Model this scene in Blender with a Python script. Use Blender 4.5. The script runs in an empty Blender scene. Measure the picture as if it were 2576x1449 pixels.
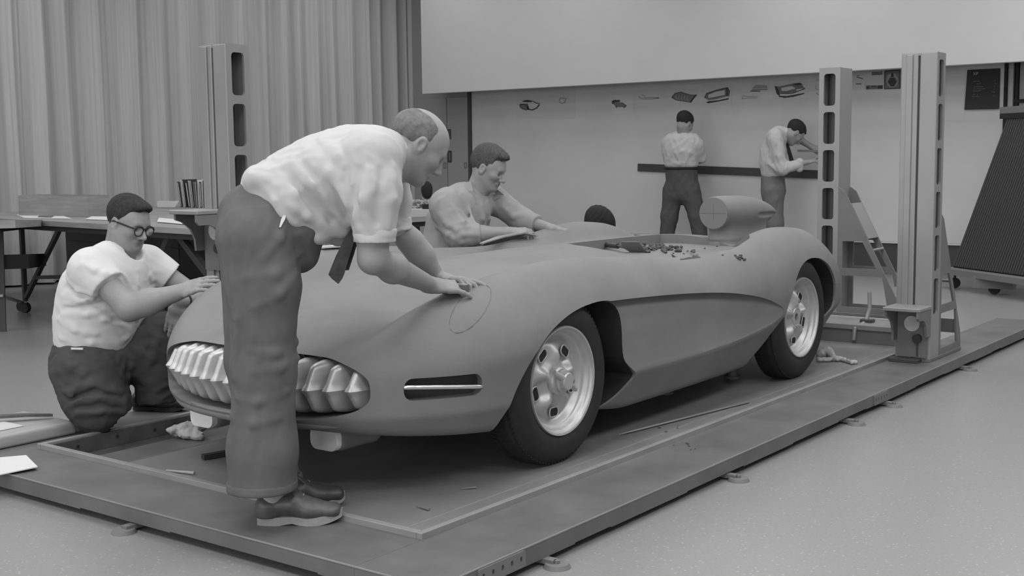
import bpy, bmesh, math, random
import numpy as np
from mathutils import Vector, Matrix

# ------------------------------------------------------------------ camera
random.seed(7)
SC = bpy.context.scene
COL = SC.collection
FPX, PIT, ROL, YAW = 3056.74, -0.105836, -0.0110415, 0.6478086     # solved from the plate edges, wall lines and uprights
CAM = np.array([0.0, 0.0, 1.293])
FW = np.array([math.cos(PIT)*math.cos(YAW), math.cos(PIT)*math.sin(YAW), math.sin(PIT)])
_r = np.array([math.sin(YAW), -math.cos(YAW), 0.0]); _u = np.cross(_r, FW)
RT = math.cos(ROL)*_r + math.sin(ROL)*_u
UP = -math.sin(ROL)*_r + math.cos(ROL)*_u
cam = bpy.data.cameras.new('camera'); camo = bpy.data.objects.new('camera', cam); COL.objects.link(camo)
cam.sensor_width = 36.0; cam.lens = FPX/2576*36.0; cam.clip_end = 100
camo.matrix_world = Matrix(((RT[0], UP[0], -FW[0], CAM[0]), (RT[1], UP[1], -FW[1], CAM[1]), (RT[2], UP[2], -FW[2], CAM[2]), (0, 0, 0, 1)))
SC.camera = camo

def ray(px, py):
    return RT*((px-1288.0)/FPX) + UP*(-(py-724.5)/FPX) + FW
def at(px, py, x=None, y=None, z=None):
    """the point where the sight line of a photo pixel meets the plane x=, y= or z="""
    d = ray(px, py)
    t = (z-CAM[2])/d[2] if z is not None else ((x-CAM[0])/d[0] if x is not None else (y-CAM[1])/d[1])
    return CAM + d*t
def atplane(px, py, o, n):
    d = ray(px, py); o = np.array(o, float); n = np.array(n, float)
    return CAM + d*(((o-CAM)@n)/(d@n))

# ------------------------------------------------------------------ world, light, exposure
w = bpy.data.worlds.new('world'); SC.world = w; w.use_nodes = True
w.node_tree.nodes['Background'].inputs[0].default_value = (1, 1, 1, 1)
w.node_tree.nodes['Background'].inputs[1].default_value = 0.0
SC.view_settings.view_transform = 'Standard'; SC.view_settings.look = 'None'
SC.view_settings.exposure = 0.56; SC.view_settings.gamma = 1.0; SC.view_settings.use_curve_mapping = False
CEIL = 4.3; DECK_Z = 0.103
LIGHT_W = 23.0
LIGHT_SPOTS = [(x, y, {-0.6: 1.45, 2.4: 1.3, 5.4: 0.85, 8.4: 0.6, 10.6: 0.6}[y]*{0.6: 1.25, 3.6: 1.15, 6.6: 0.95, 9.6: 0.65, 11.6: 0.75}[x]) for x in (0.6, 3.6, 6.6, 9.6, 11.6) for y in (-0.6, 2.4, 5.4, 8.4, 10.6)]
FILL_W = 78.0       # power of each of the three added fill lights behind the camera

# ------------------------------------------------------------------ materials
MATS = {}
def mat(name, g, rough=0.6, metal=0.0, spec=0.5, noise=None, bump=None, emit=None):
    """g: grey albedo; noise=(scale, amount, detail[, stretch xyz]); bump=(scale, strength, distance)"""
    m = bpy.data.materials.new(name); m.use_nodes = True
    nt = m.node_tree; b = nt.nodes['Principled BSDF']
    b.inputs['Base Color'].default_value = (g, g, g, 1)
    b.inputs['Roughness'].default_value = rough; b.inputs['Metallic'].default_value = metal
    b.inputs['Specular IOR Level'].default_value = spec
    tc = None
    def coord(stretch=None):
        nonlocal tc
        if tc is None: tc = nt.nodes.new('ShaderNodeTexCoord')
        if stretch is None: return tc.outputs['Object']
        mp = nt.nodes.new('ShaderNodeMapping'); mp.inputs['Scale'].default_value = stretch
        nt.links.new(tc.outputs['Object'], mp.inputs['Vector']); return mp.outputs['Vector']
    if noise:
        nz = nt.nodes.new('ShaderNodeTexNoise'); nz.inputs['Scale'].default_value = noise[0]
        nz.inputs['Detail'].default_value = noise[2]; nz.inputs['Roughness'].default_value = 0.6
        nt.links.new(coord(noise[3] if len(noise) > 3 else None), nz.inputs['Vector'])
        rp = nt.nodes.new('ShaderNodeMapRange'); rp.inputs['From Min'].default_value = 0.25; rp.inputs['From Max'].default_value = 0.75
        rp.inputs['To Min'].default_value = g*(1-noise[1]); rp.inputs['To Max'].default_value = g*(1+noise[1])
        nt.links.new(nz.outputs['Fac'], rp.inputs['Value'])
        nt.links.new(rp.outputs['Result'], b.inputs['Base Color'])
    if bump:
        nb = nt.nodes.new('ShaderNodeTexNoise'); nb.inputs['Scale'].default_value = bump[0]; nb.inputs['Detail'].default_value = 4
        nt.links.new(coord(bump[3] if len(bump) > 3 else None), nb.inputs['Vector'])
        bp = nt.nodes.new('ShaderNodeBump'); bp.inputs['Strength'].default_value = bump[1]; bp.inputs['Distance'].default_value = bump[2]
        nt.links.new(nb.outputs['Fac'], bp.inputs['Height']); nt.links.new(bp.outputs['Normal'], b.inputs['Normal'])
    if emit:
        b.inputs['Emission Color'].default_value = (1, 1, 1, 1); b.inputs['Emission Strength'].default_value = emit
    MATS[name] = m
    return m
M = MATS
mat('clay', 0.18, 0.62, 0, 0.35, noise=(3.2, 0.13, 8), bump=(45, 0.16, 0.004))
mat('clay_face', 0.18, 0.7, 0, 0.3, noise=(9, 0.06, 4))
mat('clay_dark', 0.085, 0.8, 0, 0.3, noise=(30, 0.3, 4))
mat('pod_white', 0.72, 0.5, noise=(30, 0.06, 3))
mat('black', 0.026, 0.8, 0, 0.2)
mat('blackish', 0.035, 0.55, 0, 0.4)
mat('rubber', 0.021, 0.62, 0, 0.35, noise=(25, 0.25, 4))
mat('silver', 0.50, 0.42, 0.55, 0.5, noise=(14, 0.08, 4), bump=(40, 0.10, 0.003))
mat('chrome', 0.72, 0.24, 0.9, 0.5, noise=(18, 0.10, 4))
mat('steel_plate', 0.13, 0.46, 0.0, 0.45, noise=(3.5, 0.26, 10), bump=(90, 0.12, 0.002))
mat('steel_edge', 0.25, 0.42, 0.0, 0.5, noise=(6, 0.15, 8))
mat('deck_steel', 0.19, 0.38, 0.0, 0.5, noise=(2.6, 0.22, 9), bump=(70, 0.06, 0.002))
mat('pit_dark', 0.075, 0.6, 0.0, 0.3, noise=(9, 0.45, 7))
mat('column_metal', 0.29, 0.40, 0.25, 0.5, noise=(2.5, 0.14, 6, (1, 1, 0.35)))
mat('column_paint', 0.165, 0.55, 0.0, 0.4, noise=(5, 0.10, 5))
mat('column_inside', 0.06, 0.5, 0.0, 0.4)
mat('floor', 0.25, 0.30, 0, 0.40, noise=(90, 0.10, 8))
mat('wall_paint', 0.55, 0.7, 0, 0.2, noise=(1.5, 0.03, 3))
mat('board_white', 0.54, 0.65, 0, 0.25, noise=(1.6, 0.05, 5))
mat('panel_white', 0.54, 0.6, 0, 0.25, noise=(2.2, 0.02, 3))
mat('cabinet', 0.30, 0.6, 0, 0.3, noise=(2, 0.03, 3))
mat('base_black', 0.05, 0.45, 0, 0.4)
mat('curtain', 0.46, 0.85, 0, 0.1, noise=(6, 0.10, 6, (5, 5, 0.12)), bump=(160, 0.1, 0.002))
mat('ceiling_white', 0.8, 0.9, 0, 0.1)
mat('paper', 0.66, 0.8, 0, 0.1, noise=(8, 0.03, 3))
mat('paper_mid', 0.56, 0.8, 0, 0.1)
mat('sheet', 0.53, 0.75, 0, 0.1)
mat('ink', 0.07, 0.8, 0, 0.1)
mat('ink_mid', 0.17, 0.8, 0, 0.1)
mat('ink_light', 0.30, 0.8, 0, 0.1)
mat('poster_black', 0.035, 0.6, 0, 0.2)
mat('poster_text', 0.42, 0.7, 0, 0.2)
mat('wood_light', 0.27, 0.6, 0, 0.3, noise=(5, 0.22, 5, (0.6, 0.6, 9)))
mat('wood_plank', 0.34, 0.6, 0, 0.3, noise=(4, 0.14, 5, (1, 8, 8)))
mat('wood_dark', 0.12, 0.6, 0, 0.3, noise=(10, 0.3, 5))
mat('skin', 0.26, 0.5, 0, 0.35, noise=(60, 0.05, 4))
mat('skin_lip', 0.215, 0.5, 0, 0.35)
mat('eye_dark', 0.03, 0.3, 0, 0.5)
mat('hair_black', 0.024, 0.75, 0, 0.15, noise=(60, 0.4, 4, (1, 4, 1)), bump=(120, 0.5, 0.006))
mat('hair_dark', 0.032, 0.75, 0, 0.15, noise=(60, 0.5, 4, (1, 4, 1)), bump=(110, 0.6, 0.008))
mat('hair_mid', 0.072, 0.75, 0, 0.15, noise=(60, 0.45, 4, (1, 4, 1)), bump=(110, 0.6, 0.008))
mat('hair_thin', 0.13, 0.65, 0, 0.3, noise=(50, 0.4, 5), bump=(140, 0.4, 0.004))
mat('shirt_white', 0.46, 0.85, 0, 0.15, bump=(420, 0.08, 0.001))
mat('tshirt_white', 0.6, 0.9, 0, 0.1, bump=(300, 0.08, 0.001))
mat('shirt_grey', 0.3, 0.85, 0, 0.15, noise=(20, 0.06, 4))
mat('trouser_mid', 0.12, 0.9, 0, 0.1, noise=(9, 0.18, 6))
mat('trouser_dark', 0.068, 0.9, 0, 0.1, noise=(9, 0.15, 5))
mat('trouser_black', 0.085, 0.9, 0, 0.1, noise=(9, 0.12, 5))
mat('trouser_grey', 0.15, 0.9, 0, 0.1, noise=(9, 0.10, 5))
mat('leather', 0.085, 0.42, 0, 0.5, noise=(18, 0.35, 5))
mat('leather_dark', 0.035, 0.45, 0, 0.5)
mat('crepe_sole', 0.3, 0.75, 0, 0.2, noise=(40, 0.08, 3))
mat('sock', 0.36, 0.9, 0, 0.1)
mat('tie_cloth', 0.05, 0.8, 0, 0.2, noise=(30, 0.3, 3))
mat('rag_cloth', 0.4, 0.95, 0, 0.05, noise=(20, 0.15, 5), bump=(60, 0.4, 0.006))
mat('pencil_line', 0.15, 0.8)
mat('dark_metal', 0.035, 0.45, 0.0, 0.4)
mat('rib_fabric', 0.060, 0.85, 0, 0.1)
mat('rib_groove', 0.030, 0.9, 0, 0.1)
mat('frame_grey', 0.17, 0.55, 0, 0.4)
mat('brass', 0.5, 0.3, 0.8, 0.5)
g_ = bpy.data.materials.new('glass'); g_.use_nodes = True
_b = g_.node_tree.nodes['Principled BSDF']; _b.inputs['Base Color'].default_value = (0.8, 0.8, 0.8, 1); _b.inputs['Roughness'].default_value = 0.05
_b.inputs['Alpha'].default_value = 0.18; M['glass'] = g_

# ------------------------------------------------------------------ object helpers
def props(o, label=None, cat=None, group=None, kind=None):
    if label: o['label'] = label
    if cat: o['category'] = cat
    if group: o['group'] = group
    if kind: o['kind'] = kind
    return o
def thing(name, label, cat, loc=(0, 0, 0), rotz=0.0, group=None):
    o = bpy.data.objects.new(name, None); COL.objects.link(o)
    o.empty_display_size = 0.1
    o.location = loc; o.rotation_euler = (0, 0, rotz)
    o.matrix_basis = Matrix.Translation(Vector([float(a) for a in loc])) @ Matrix.Rotation(rotz, 4, 'Z')
    return props(o, label, cat, group)
def world_of(o):
    m = o.matrix_basis.copy()
    if o.parent is not None: m = world_of(o.parent) @ o.matrix_parent_inverse @ m
    return m
def link(name, me, m, parent=None, world=True):
    """world=True: the mesh is in world coordinates although it hangs under a placed parent"""
    o = bpy.data.objects.new(name, me); COL.objects.link(o)
    ms = m if isinstance(m, (list, tuple)) else [m]
    if len(me.materials) == 0:
        for k in ms: me.materials.append(M[k] if isinstance(k, str) else k)
    if parent is not None:
        o.parent = parent
        if world:
            pm = world_of(parent)
            o.matrix_parent_inverse = pm.inverted()
    return o
def obj(name, bm, m, parent=None, smooth=False, world=True, angle=None):
    me = bpy.data.meshes.new(name)
    bmesh.ops.recalc_face_normals(bm, faces=bm.faces)
    bm.to_mesh(me); bm.free()
    if smooth:
        me.polygons.foreach_set('use_smooth', [True]*len(me.polygons))
        if angle: me.set_sharp_from_angle(angle=math.radians(angle))
    return link(name, me, m, parent, world)
def struct(name, bm, m, parent=None, **k):
    o = obj(name, bm, m, parent, **k)
    if parent is None: o['kind'] = 'structure'
    return o
def nb(): return bmesh.new()
def box(bm, lo, hi, bev=0.0, seg=1, mtx=None):
    lo = Vector([float(a) for a in lo]); hi = Vector([float(a) for a in hi])
    r = bmesh.ops.create_cube(bm, size=1.0)
    vs = r['verts']
    bmesh.ops.scale(bm, vec=hi-lo, verts=vs); bmesh.ops.translate(bm, vec=(lo+hi)/2, verts=vs)
    if bev > 0:
        es = list({e for v in vs for e in v.link_edges})
        rb = bmesh.ops.bevel(bm, geom=es, offset=bev, segments=seg, profile=0.5, affect='EDGES')
        vs = list({v for f in rb['faces'] for v in f.verts} | {v for v in vs if v.is_valid})
    if mtx is not None: bmesh.ops.transform(bm, matrix=mtx, verts=vs)
    return vs
def cyl(bm, p0, p1, r0, r1=None, seg=16, caps=True):
    p0 = Vector([float(a) for a in p0]); p1 = Vector([float(a) for a in p1]); r1 = r0 if r1 is None else r1
    d = p1-p0
    m = Matrix.Translation((p0+p1)/2) @ d.to_track_quat('Z', 'Y').to_matrix().to_4x4()
    return bmesh.ops.create_cone(bm, cap_ends=caps, segments=seg, radius1=r0, radius2=r1, depth=d.length, matrix=m)['verts']
def bar(bm, p0, p1, w, h, up=(0, 0, 1)):
    """rectangular bar between two points; w across, h along up"""
    p0 = Vector([float(a) for a in p0]); p1 = Vector([float(a) for a in p1]); d = (p1-p0); L = d.length; d.normalize()
    u = Vector(up); s = d.cross(u).normalized(); u = s.cross(d).normalized()
    m = Matrix(((d.x, s.x, u.x, 0), (d.y, s.y, u.y, 0), (d.z, s.z, u.z, 0), (0, 0, 0, 1)))
    return box(bm, (-L/2, -w/2, -h/2), (L/2, w/2, h/2), mtx=Matrix.Translation((p0+p1)/2) @ m)
def tube(bm, pts, r, seg=8, closed=False, radii=None):
    pts = [Vector([float(a) for a in p]) for p in pts]; n = len(pts); rings = []
    prev = None
    for i, p in enumerate(pts):
        if closed: t = pts[(i+1) % n]-pts[i-1]
        else: t = pts[min(i+1, n-1)]-pts[max(i-1, 0)]
        t.normalize()
        a = (prev if prev is not None else (Vector((0, 0, 1)) if abs(t.z) < 0.9 else Vector((1, 0, 0))))
        a = (a - t*a.dot(t)).normalized(); prev = a
        b = t.cross(a); rr = radii[i] if radii else r
        rings.append([bm.verts.new(p + a*(math.cos(2*math.pi*k/seg)*rr) + b*(math.sin(2*math.pi*k/seg)*rr)) for k in range(seg)])
    for i in range(n if closed else n-1):
        A, B = rings[i], rings[(i+1) % n]
        for k in range(seg): bm.faces.new((A[k], A[(k+1) % seg], B[(k+1) % seg], B[k]))
    if not closed:
        bm.faces.new(rings[0][::-1]); bm.faces.new(rings[-1])
def prism(bm, pts, ax, d0, d1):
    """extrude a closed 2-D outline along axis ax ('x','y','z') from d0 to d1"""
    def v(p, d):
        return {'x': (d, p[0], p[1]), 'y': (p[0], d, p[1]), 'z': (p[0], p[1], d)}[ax]
    A = [bm.verts.new(v(p, d0)) for p in pts]; B = [bm.verts.new(v(p, d1)) for p in pts]
    n = len(pts)
    bm.faces.new(A); bm.faces.new(B[::-1])
    for i in range(n): bm.faces.new((A[i], B[i], B[(i+1) % n], A[(i+1) % n]))
    return A+B
def rrect(cx, cy, hw, hh, r, n=4):
    o = []
    for sx, sy, a0 in ((1, 1, 0), (-1, 1, 90), (-1, -1, 180), (1, -1, 270)):
        for k in range(n+1):
            a = math.radians(a0+90*k/n); o.append((cx+sx*(hw-r)+r*math.cos(a), cy+sy*(hh-r)+r*math.sin(a)))
    return o
def plate_with_holes(bm, outer, holes, ax, d0, d1):
    """flat plate with holes, extruded along ax"""
    def v(p, d): return {'x': (d, p[0], p[1]), 'y': (p[0], d, p[1]), 'z': (p[0], p[1], d)}[ax]
    b2 = bmesh.new(); es = []
    for loop in [outer]+list(holes):
        vs = [b2.verts.new((p[0], p[1], 0)) for p in loop]
        es += [b2.edges.new((vs[i], vs[(i+1) % len(vs)])) for i in range(len(vs))]
    bmesh.ops.triangle_fill(b2, use_beauty=True, edges=es)
    b2.verts.ensure_lookup_table(); b2.verts.index_update()
    A = [bm.verts.new(v((q.co.x, q.co.y), d0)) for q in b2.verts]; B = [bm.verts.new(v((q.co.x, q.co.y), d1)) for q in b2.verts]
    for f in b2.faces:
        i = [q.index for q in f.verts]
        bm.faces.new([A[k] for k in i]); bm.faces.new([B[k] for k in reversed(i)])
    base = 0
    for loop in [outer]+list(holes):
        n = len(loop)
        for i in range(n):
            a, b = base+i, base+(i+1) % n
            bm.faces.new((A[a], A[b], B[b], B[a]))
        base += n
    b2.free()
def copy_tree(root, loc=None, rotz=None, label=None, group=None):
    def rec(o, parent):
        c = o.copy(); COL.objects.link(c); c.parent = parent
        for ch in list(o.children): rec(ch, c)
        return c
    r = rec(root, None)
    if loc is not None:
        r.matrix_basis = Matrix.Translation(Vector([float(a) for a in loc])) @ Matrix.Rotation(rotz or 0.0, 4, 'Z')
    if label: r['label'] = label
    if group: r['group'] = group
    return r
def mesh_np(name, V, Fq, smooth=True):
    me = bpy.data.meshes.new(name)
    V = np.ascontiguousarray(V, np.float32); Fq = np.ascontiguousarray(Fq, np.int32)
    n, k = Fq.shape
    me.vertices.add(len(V)); me.vertices.foreach_set('co', V.ravel())
    me.loops.add(n*k); me.loops.foreach_set('vertex_index', Fq.ravel())
    me.polygons.add(n); me.polygons.foreach_set('loop_start', np.arange(0, n*k, k, dtype=np.int32))
    me.polygons.foreach_set('use_smooth', np.full(n, smooth))
    me.update(calc_edges=True); me.validate()
    return me

# ------------------------------------------------------------------ implicit surfaces (for clay, bodies and cloth)
def surface_nets(D, org, h):
    S = D < 0
    nx, ny, nz = D.shape
    c = np.zeros((nx-1, ny-1, nz-1), np.uint8)
    for i in (0, 1):
        for j in (0, 1):
            for k in (0, 1):
                c += S[i:nx-1+i, j:ny-1+j, k:nz-1+k]
    act = (c > 0) & (c < 8)
    I, J, K = np.nonzero(act); n = len(I)
    idx = np.full(act.shape, -1, np.int32); idx[I, J, K] = np.arange(n)
    P = np.zeros((n, 3)); W = np.zeros(n)
    cn = [(a, b, e) for a in (0, 1) for b in (0, 1) for e in (0, 1)]
    val = {q: D[I+q[0], J+q[1], K+q[2]].astype(np.float64) for q in cn}
    for q in cn:
        for ax in range(3):
            if q[ax] == 1: continue
            q2 = list(q); q2[ax] = 1; q2 = tuple(q2)
            a, b = val[q], val[q2]
            m = (a < 0) != (b < 0)
            t = np.where(m, a/np.where(m, a-b, 1), 0)
            pt = np.zeros((n, 3)); pt[:] = q; pt[:, ax] += t
            P += pt*m[:, None]; W += m
    P /= W[:, None]
    V = (np.stack([I, J, K], 1)+P)*h + org
    F = []
    for ax in range(3):
        sl0 = [slice(None)]*3; sl1 = [slice(None)]*3
        sl0[ax] = slice(0, -1); sl1[ax] = slice(1, None)
        s0, s1 = S[tuple(sl0)], S[tuple(sl1)]
        e = np.argwhere(s0 != s1)
        o1, o2 = (ax+1) % 3, (ax+2) % 3
        lim = np.array(act.shape)
        ok = (e[:, o1] > 0) & (e[:, o2] > 0) & (e[:, o1] < lim[o1]) & (e[:, o2] < lim[o2])
        e = e[ok]
        if len(e) == 0: continue
        def cell(d1, d2):
            q = e.copy(); q[:, o1] += d1; q[:, o2] += d2
            return idx[q[:, 0], q[:, 1], q[:, 2]]
        quad = np.stack([cell(-1, -1), cell(0, -1), cell(0, 0), cell(-1, 0)], 1)
        ins = S[e[:, 0], e[:, 1], e[:, 2]]
        quad[~ins] = quad[~ins][:, ::-1]
        F.append(quad)
    F = np.concatenate(F)
    F = F[(F >= 0).all(1)]
    return V, F
def relax(V, F, it=3, lam=0.5, mu=-0.52, fixed=None):
    n = len(V); E = np.concatenate([F[:, [0, 1]], F[:, [1, 2]], F[:, [2, 3]], F[:, [3, 0]]])
    a = np.concatenate([E[:, 0], E[:, 1]]); b = np.concatenate([E[:, 1], E[:, 0]])
    cnt = np.bincount(a, minlength=n).astype(float); cnt[cnt == 0] = 1
    for i in range(it):
        for f in (lam, mu):
            A = np.stack([np.bincount(a, weights=V[b, k], minlength=n) for k in range(3)], 1)/cnt[:, None]
            V = V + f*(A-V)
    return V
def nets_fn(fn, lo, hi, h, lip=1.3):
    """mesh of fn<0 inside a box; fn takes (N,3)"""
    B = 8; lo = np.array(lo, float); hi = np.array(hi, float)
    nb_ = np.ceil((hi-lo)/(B*h)).astype(int)
    g = np.stack(np.meshgrid(*[np.arange(k) for k in nb_], indexing='ij'), -1).reshape(-1, 3)
    cen = lo + (g+0.5)*B*h
    dc = fn(cen)
    D = np.repeat(np.repeat(np.repeat(dc.reshape(nb_), B, 0), B, 1), B, 2)
    D = np.pad(D, ((0, 1),)*3, mode='edge').astype(np.float32)
    act = np.abs(dc) < 0.88*B*h*lip
    off = np.stack(np.meshgrid(*[np.arange(B+1)]*3, indexing='ij'), -1).reshape(-1, 3)
    ga = g[act]
    for s in range(0, len(ga), 600):
        ii = (ga[s:s+600, None, :]*B + off[None])
        d = fn((lo + ii*h).reshape(-1, 3))
        ii = ii.reshape(-1, 3)
        D[ii[:, 0], ii[:, 1], ii[:, 2]] = d
    return surface_nets(D, lo, h)
def _n3(p):
    """cheap smooth pseudo-noise in [-1,1]"""
    x, y, z = p[..., 0], p[..., 1], p[..., 2]
    return (np.sin(x*1.0+2.1*np.sin(y*0.9+0.7*z))+np.sin(y*1.3+1.7*np.sin(z*1.1+0.6*x)+1.3)+np.sin(z*1.2+1.9*np.sin(x*0.8+0.5*y)+4.1))/3.0
def nrmz_(v): return v/np.linalg.norm(v)
class SDF:
    def __init__(s): s.ops = []
    def add(s, f, bc, br, k=0.02, sub=False):
        s.ops.append((f, np.array(bc, float), float(br), k, sub)); return s
    def cone(s, a, b, ra, rb=None, k=0.02, sub=False, flat=None, cap=False):
        """rounded tapered limb; flat=(direction, factor) widens the section along a direction"""
        a = np.array(a, float); b = np.array(b, float); rb = ra if rb is None else rb
        ab = b-a; L2 = max(ab@ab, 1e-9); mx = 1.0
        if flat is not None:
            wdir = np.array(flat[0], float); wdir = wdir-ab*(wdir@ab)/L2; wdir /= np.linalg.norm(wdir); fs = float(flat[1]); mx = max(1.0, fs)
        def f(p):
            q = p-a
            if flat is not None: q = q + wdir*((q@wdir)*(1.0/fs-1.0))[..., None]
            t = np.clip((q@ab)/L2, 0, 1)
            d = np.sqrt(((q-t[..., None]*ab)**2).sum(-1)) - (ra+(rb-ra)*t)
            if cap: d = np.maximum(d, ((p-b)@ab)/math.sqrt(L2))      # squared-off end at b
            return d
        return s.add(f, (a+b)/2, math.sqrt(L2)/2+max(ra, rb)*mx, k, sub)
    def chain(s, pts, rs, k=0.02, flat=None):
        for i in range(len(pts)-1): s.cone(pts[i], pts[i+1], rs[i], rs[i+1], k, False, flat)
        return s
    def ell(s, c, r, R=None, k=0.02, sub=False):
        c = np.array(c, float); r = np.array(r, float); R = np.eye(3) if R is None else np.array(R, float)   # columns of R = axes
        def f(p):
            q = (p-c)@R
            k0 = np.sqrt(((q/r)**2).sum(-1)); k1 = np.sqrt(((q/(r*r))**2).sum(-1))+1e-9
            return k0*(k0-1.0)/k1
        return s.add(f, c, r.max(), k, sub)
    def rbox(s, c, hs, r, R=None, k=0.01, sub=False):
        c = np.array(c, float); hs = np.array(hs, float); R = np.eye(3) if R is None else np.array(R, float)
        def f(p):
            q = np.abs((p-c)@R)-hs+r
            return np.sqrt((np.maximum(q, 0)**2).sum(-1))+np.minimum(q.max(-1), 0)-r
        return s.add(f, c, np.linalg.norm(hs), k, sub)
    def value(s, p):
        d = np.full(p.shape[:-1], 1.0)
        for f, bc, br, k, sub in s.ops:
            e = f(p); a = -d if sub else d
            hh = np.maximum(k-np.abs(a-e), 0)/k; r = np.minimum(a, e)-hh*hh*k*0.25
            d = -r if sub else r
        return d
    def hit(s, px, py, near=2.0, far=15.0):
        d = ray(px, py); lo, hi = s.bounds(); c = (lo+hi)/2; R = np.linalg.norm(hi-lo)/2
        t0 = (c-CAM)@d/(d@d); w_ = R/np.linalg.norm(d); ts = np.linspace(t0-w_, t0+w_, 700)
        v = s.value(CAM+ts[:, None]*d); i = np.nonzero(v < 0)[0]
        return CAM+d*(ts[i[0]] if len(i) else ts[int(np.argmin(v))])
    def fold(s, pts, r=0.012, sub=False, k=0.022, sink=0.55):
        """cloth fold lying on the surface already built, through photo pixels"""
        q = [s.hit(*p)+nrmz_(ray(*p))*r*(sink if not sub else -sink) for p in pts]
        n = len(q)
        for i in range(n-1):
            dpx = math.dist(pts[i], pts[i+1])/FPX*float((q[i]-CAM)@FW)
            if np.linalg.norm(q[i+1]-q[i]) > dpx*1.9+0.012: continue      # the two ends lie on different folds of the figure
            ra = r*(0.45 if i == 0 else 1.0); rb = r*(0.45 if i == n-2 else 1.0)
            s.cone(q[i], q[i+1], ra, rb, k, sub)
        return s
    def bounds(s):
        lo = np.min([bc-br for f, bc, br, k, sub in s.ops if not sub], 0); hi = np.max([bc+br for f, bc, br, k, sub in s.ops if not sub], 0)
        return lo, hi
    def mesh(s, name, h, disp=None, dmax=0.0, it=2, clip=None):
        """clip(p) -> value; intersected with the solid"""
        B = 8; lo, hi = s.bounds(); pad = 2*h+dmax+0.02; lo = lo-pad; hi = hi+pad
        nb_ = np.ceil((hi-lo)/(B*h)).astype(int)
        g = np.stack(np.meshgrid(*[np.arange(k) for k in nb_], indexing='ij'), -1).reshape(-1, 3)
        cen = lo + (g+0.5)*B*h; R = 0.88*B*h
        def smin(d, e, k):
            hh = np.maximum(k-np.abs(d-e), 0)/k
            return np.minimum(d, e)-hh*hh*k*0.25
        def run(p, dist_c=None, tot=None):
            d = np.full(p.shape[:-1], 1.0)
            for i, (f, bc, br, k, sub) in enumerate(s.ops):
                if dist_c is None:
                    e = f(p)
                    d = -smin(-d, e, k) if sub else smin(d, e, k)
                else:
                    m = dist_c[i] < R*1.3+k+dmax
                    if not m.any(): continue
                    e = f(p[m])
                    d[m] = -smin(-d[m], e, k) if sub else smin(d[m], e, k)
            return d
        dc_ops = [f(cen) for f, bc, br, k, sub in s.ops]
        d = np.full(len(cen), 1.0)
        for e, (f, bc, br, k, sub) in zip(dc_ops, s.ops):
            d = -smin(-d, e, k) if sub else smin(d, e, k)
        if clip is not None: d = np.maximum(d, clip(cen))
        D = np.repeat(np.repeat(np.repeat(d.reshape(nb_), B, 0), B, 1), B, 2)
        D = np.pad(D, ((0, 1),)*3, mode='edge').astype(np.float32)
        act = np.abs(d) < R*1.35+dmax
        off = np.stack(np.meshgrid(*[np.arange(B+1)]*3, indexing='ij'), -1).reshape(-1, 3)
        ga = g[act]; dca = [e[act] for e in dc_ops]
        for q in range(0, len(ga), 800):
            ii = ga[q:q+800, None, :]*B + off[None]
            p = lo + ii*h
            dd = run(p, [e[q:q+800] for e in dca])
            if disp is not None: dd = dd + disp(p)
            if clip is not None: dd = np.maximum(dd, clip(p))
            ii = ii.reshape(-1, 3)
            D[ii[:, 0], ii[:, 1], ii[:, 2]] = dd.reshape(-1)
        V, F = surface_nets(D, lo, h)
        if it: V = relax(V, F, it)
        return mesh_np(name, V, F)
def pchip(xs, ys):
    xs = np.array(xs, float); ys = np.array(ys, float); hh = np.diff(xs); dl = np.diff(ys)/hh
    m = np.zeros(len(xs)); m[0] = dl[0]; m[-1] = dl[-1]
    for i in range(1, len(xs)-1):
        if dl[i-1]*dl[i] > 0:
            w1 = 2*hh[i]+hh[i-1]; w2 = hh[i]+2*hh[i-1]; m[i] = (w1+w2)/(w1/dl[i-1]+w2/dl[i])
    def f(x):
        x = np.clip(x, xs[0], xs[-1]); i = np.clip(np.searchsorted(xs, x)-1, 0, len(xs)-2)
        t = (x-xs[i])/hh[i]; t2 = t*t; t3 = t2*t
        return (2*t3-3*t2+1)*ys[i]+(t3-2*t2+t)*hh[i]*m[i]+(-2*t3+3*t2)*ys[i+1]+(t3-t2)*hh[i]*m[i+1]
    return f
def smax(a, b, k):
    hh = np.maximum(k-np.abs(a-b), 0)/k
    return np.maximum(a, b)+hh*hh*k*0.25
def booleans(me, name, cutters, m):
    """difference of a mesh with closed cutter meshes, returned as a new mesh"""
    a = bpy.data.objects.new(name, me); COL.objects.link(a)
    if len(me.materials) == 0: me.materials.append(M[m])
    tmp = []
    for c in cutters:
        o = bpy.data.objects.new('cut', c); COL.objects.link(o); tmp.append(o)
        md = a.modifiers.new('b', 'BOOLEAN'); md.object = o; md.operation = 'DIFFERENCE'
        try: md.solver = 'MANIFOLD'
        except Exception: md.solver = 'EXACT'
    dg = bpy.context.evaluated_depsgraph_get()
    r = bpy.data.meshes.new_from_object(a.evaluated_get(dg))
    for o in tmp+[a]: bpy.data.objects.remove(o)
    r.name = name
    return r
def bm_mesh(bm, name='m'):
    bmesh.ops.recalc_face_normals(bm, faces=bm.faces)
    me = bpy.data.meshes.new(name); bm.to_mesh(me); bm.free(); return me
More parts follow.
